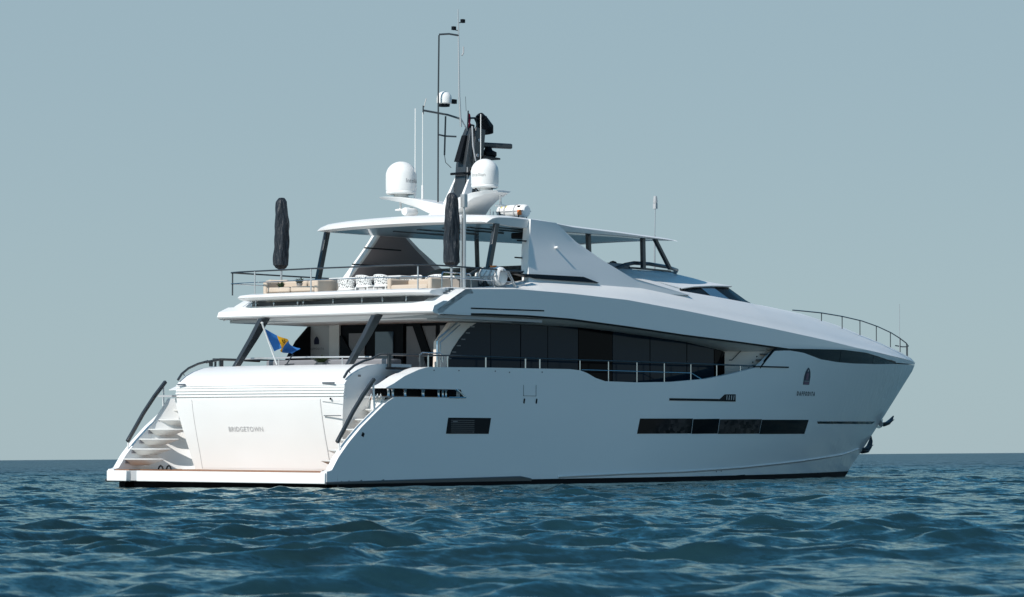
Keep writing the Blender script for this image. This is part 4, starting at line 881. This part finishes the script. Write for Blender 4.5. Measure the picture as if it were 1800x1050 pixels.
# ------------------------------------------------------------------ ensign on its staff, courtesy flag
t = thing('ensign_flag', 'blue and gold flag with black trident on a raked steel staff at the stern', 'flag', (2.33, 0, 3.02))
MB().tube([(0, 0, 0), (-.565, 0, 1.03)], .022, 8).lathe([(.03, 0), (.04, .03), (0, .05)], (-.57, 0, 1.03), 12).build('staff', SHELLW, t)
MB().tube([(.36, 0, .0), (.52, 0, .18), (.62, 0, .28)], .018, 6).tube([(.3, 0, .0), (.55, -.1, .02)], .015, 6).build('staff_stay', CHAR, t)
H0 = Vector((-.47, 0, .90)); H1 = Vector((-.12, 0, .33))   # hoist, top and bottom
nu, nv = 36, 16
def flag_pt(u, v):
    a = H0.lerp(H1, v)
    top_l = Vector((1.34*u, 0, -.40*u-.06*u*u)); bot_l = Vector((.62*u, 0, -.06*u+.16*sin(u*pi)*(1-u)))
    d = top_l.lerp(bot_l, v); fold = sin(u*9.5+v*2.0)*.09*min(1, u*3)+sin(u*17+v*4)*.02
    return a+d+Vector((0, fold, .02*sin(u*12+v*3)))
F = MB(); F.grid([[flag_pt(i/nu, j/nv) for j in range(nv+1)] for i in range(nu+1)], mif=lambda i, j: 1 if nu/3 <= i < 2*nu/3 else 0)
fl = F.build('flag_cloth', [BLUEF, GOLDF], t, smooth=70)
tr = MB()
def trid(pts):
    for off in (-.006, .006):
        tr.add([flag_pt(u, v)+Vector((0, off, 0)) for u, v in pts], [tuple(range(len(pts)))])
trid([(.485, .42), (.515, .42), (.515, .72), (.485, .72)]); trid([(.485, .18), (.515, .18), (.515, .45), (.485, .45)])
trid([(.42, .20), (.445, .22), (.45, .42), (.49, .46), (.49, .52), (.43, .46)]); trid([(.58, .20), (.555, .22), (.55, .42), (.51, .46), (.51, .52), (.57, .46)])
tr.build('trident', BLACK, fl, smooth=0)
t = thing('courtesy_flag', 'small red flag hanging furled near the top of the black mast', 'flag', (10.13, 0, 9.72))
MB().grid([[(-.02+.012*sin(v*9), 0+.02*sin(v*7), .42-v*.42), (.05+.02*sin(v*8+1), .05*sin(v*6), .40-v*.40), (.11+.02*sin(v*5), .02, .36-v*.30)] for v in lin(0, 1, 9)]).build('flag_cloth', RED, t)

# ------------------------------------------------------------------ sea: one sheet of real waves out to the horizon
C2 = np.array([CAM.x, CAM.y]); f2 = np.array([cos(YAW), sin(YAW)]); r2 = np.array([sin(YAW), -cos(YAW)])
vv = [-12.0]
while vv[-1] < 9000:
    v = vv[-1]
    st_ = .5 if v < 10 else (.085 if v < 45 else (.13 if v < 100 else .13+(min(v, 300)-100)*.004+max(0, v-300)*.02))
    vv.append(v+st_)
vv = np.array(vv)
uu = np.sinh(np.linspace(-3.6, 3.6, 640)); uu = uu/uu.max()
V, U = np.meshgrid(vv, uu, indexing='ij')
Uh = np.sign(U)*np.abs(U)
half_w = 34+np.maximum(V, 0)*0.62
lin_u = np.linspace(-1, 1, 640)[None, :]
mix = 0.28*half_w*0+np.minimum(1, (8+0.26*np.maximum(V, 0))/half_w)
W = half_w*(mix*lin_u+(1-mix)*np.sign(lin_u)*np.abs(lin_u)**5)
X0 = C2[0]+f2[0]*V+r2[0]*W; Y0 = C2[1]+f2[1]*V+r2[1]*W
dv = np.gradient(vv)[:, None]*np.ones_like(U); du = np.abs(np.gradient(W, axis=1)); cell = np.maximum(dv, du)
Z0 = np.zeros_like(X0); DX = np.zeros_like(X0); DY = np.zeros_like(X0)
wind = radians(44)
# gusts: short waves are steeper in some patches and slacker in others
gust = np.ones_like(X0)
for i in range(14):
    gl_ = rng.uniform(3.5, 22); ga = rng.uniform(0, 2*pi); gust += .17*np.sin(2*pi/gl_*(cos(ga)*X0+sin(ga)*Y0)+rng.uniform(0, 6.28))
gust = np.clip(gust, .45, 1.5)
N = 190
for i in range(N):
    lam = 0.24*(5.5/0.24)**((i+rng.random())/N); k = 2*pi/lam
    a0 = wind+rng.normal(0, .68 if lam < 1.5 else .36); amp = 0.0042*lam**0.80*(1.0 if lam < 1.2 else (1.2/lam)**0.75)*rng.uniform(.5, 1.4)*.9
    ph = rng.random()*2*pi; kx, ky = k*cos(a0), k*sin(a0)
    att = np.clip((lam/cell-2.2)/2.5, 0, 1)*(gust if lam < 2.2 else 1.0)
    arg = kx*X0+ky*Y0+ph; s_, c_ = np.sin(arg), np.cos(arg)
    Z0 += amp*att*c_; q = 1.0
    DX -= q*amp*att*cos(a0)*s_; DY -= q*amp*att*sin(a0)*s_
del s_, c_, arg
# the sea lies lower in the lee of the hull
dxh = np.maximum(np.maximum(0-X0, X0-30), 0); dyh = np.maximum(np.abs(Y0)-3.7, 0); dh = np.sqrt(dxh**2+dyh**2)
lee = .35+.65*np.clip(dh/9, 0, 1)
Z0 *= lee; Z0 -= 0.075
P3 = np.stack([X0+DX*lee, Y0+DY*lee, Z0], -1).reshape(-1, 3).astype(np.float32)
nr, nc = X0.shape
idx = np.arange(nr*nc).reshape(nr, nc); q4 = np.stack([idx[:-1, :-1], idx[:-1, 1:], idx[1:, 1:], idx[1:, :-1]], -1).reshape(-1, 4)
me = bpy.data.meshes.new('sea'); me.vertices.add(len(P3)); me.vertices.foreach_set('co', P3.ravel())
me.loops.add(q4.size); me.loops.foreach_set('vertex_index', q4.ravel().astype(np.int32)); me.polygons.add(len(q4))
me.polygons.foreach_set('loop_start', np.arange(0, q4.size, 4, dtype=np.int32)); me.update(calc_edges=True); me.validate(); me.shade_smooth()
sea = bpy.data.objects.new('sea', me); SC.collection.objects.link(sea); sea['kind'] = 'structure'; sea['label'] = 'choppy teal blue sea reaching the horizon'
def sea_mat():
    m = bpy.data.materials.new('sea_water'); m.use_nodes = True; n = m.node_tree.nodes; l = m.node_tree.links; b = n['Principled BSDF']
    b.inputs['Base Color'].default_value = (0.010, 0.040, 0.054, 1); b.inputs['Roughness'].default_value = 0.10; b.inputs['Specular IOR Level'].default_value = 0.42; b.inputs['IOR'].default_value = 1.333; b.inputs['Specular Tint'].default_value = (0.42, 0.90, 1.0, 1)
    tc = n.new('ShaderNodeTexCoord'); mp = n.new('ShaderNodeMapping'); mp.inputs['Rotation'].default_value = (0, 0, wind); mp.inputs['Scale'].default_value = (1.0, .45, 1)
    l.new(tc.outputs['Object'], mp.inputs[0]); 
    ge = n.new('ShaderNodeNewGeometry'); di = n.new('ShaderNodeVectorMath'); di.operation = 'DISTANCE'; di.inputs[1].default_value = (-10, -14, 0); l.new(tc.outputs['Object'], di.inputs[0])
    kr = n.new('ShaderNodeMapRange'); kr.inputs[1].default_value = 26; kr.inputs[2].default_value = 130; kr.inputs[3].default_value = 0.0; kr.inputs[4].default_value = 1.0; l.new(di.outputs['Value'], kr.inputs[0])
    def M2(op, a, b_):
        q = n.new('ShaderNodeMath'); q.operation = op
        for i, v_ in enumerate((a, b_)):
            if isinstance(v_, (int, float)): q.inputs[i].default_value = v_
            else: l.new(v_, q.inputs[i])
        return q.outputs[0]
    # wavelets too small for the mesh: they tilt the surface normal directly; the far sea carries more of them
    cur = ge.outputs['Normal']
    for sc, k0, k1 in ((1.3, .08, .36), (4.2, .24, .34), (12.0, .24, .26), (38.0, .12, .12)):
        t = n.new('ShaderNodeTexNoise'); t.inputs['Scale'].default_value = sc; t.inputs['Detail'].default_value = 2; l.new(mp.outputs[0], t.inputs['Vector'])
        sb_ = n.new('ShaderNodeVectorMath'); sb_.operation = 'SUBTRACT'; sb_.inputs[1].default_value = (.5, .5, .5); l.new(t.outputs['Color'], sb_.inputs[0])
        kk = M2('ADD', M2('MULTIPLY', kr.outputs[0], (k1-k0)*2.6), k0*2.6)
        sc_ = n.new('ShaderNodeVectorMath'); sc_.operation = 'SCALE'; l.new(sb_.outputs[0], sc_.inputs[0]); l.new(kk, sc_.inputs['Scale'])
        fl_ = n.new('ShaderNodeVectorMath'); fl_.operation = 'MULTIPLY'; fl_.inputs[1].default_value = (1, 1, 0); l.new(sc_.outputs[0], fl_.inputs[0])
        ad = n.new('ShaderNodeVectorMath'); ad.operation = 'ADD'; l.new(cur, ad.inputs[0]); l.new(fl_.outputs[0], ad.inputs[1]); cur = ad.outputs[0]
    no_ = n.new('ShaderNodeVectorMath'); no_.operation = 'NORMALIZE'; l.new(cur, no_.inputs[0])
    n.remove(b); b = n.new('ShaderNodeBsdfDiffuse'); gl = n.new('ShaderNodeBsdfGlossy'); fr_n = n.new('ShaderNodeFresnel'); mxs = n.new('ShaderNodeMixShader')
    gl.inputs['Color'].default_value = (0.80, 0.93, 0.90, 1); fr_n.inputs['IOR'].default_value = 1.333
    for q in (b, gl, fr_n): l.new(no_.outputs[0], q.inputs['Normal'])
    l.new(M2('ADD', M2('MULTIPLY', kr.outputs[0], 0.28), 0.09), gl.inputs['Roughness'])
    l.new(M2('MULTIPLY', fr_n.outputs[0], M2('ADD', M2('MULTIPLY', kr.outputs[0], -0.30), 1.0)), mxs.inputs[0])
    l.new(b.outputs[0], mxs.inputs[1]); l.new(gl.outputs[0], mxs.inputs[2]); l.new(mxs.outputs[0], n['Material Output'].inputs[0])
    pn = n.new('ShaderNodeTexNoise'); pn.inputs['Scale'].default_value = .45; pn.inputs['Detail'].default_value = 4; l.new(mp.outputs[0], pn.inputs['Vector'])
    cr2 = n.new('ShaderNodeValToRGB'); cr2.color_ramp.elements[0].position = .38; cr2.color_ramp.elements[1].position = .62
    cr2.color_ramp.elements[0].color = (0.009, 0.024, 0.028, 1); cr2.color_ramp.elements[1].color = (0.010, 0.034, 0.044, 1)
    l.new(pn.outputs[0], cr2.inputs[0]); l.new(cr2.outputs[0], b.inputs['Color'])
    return m
me.materials.append(sea_mat())
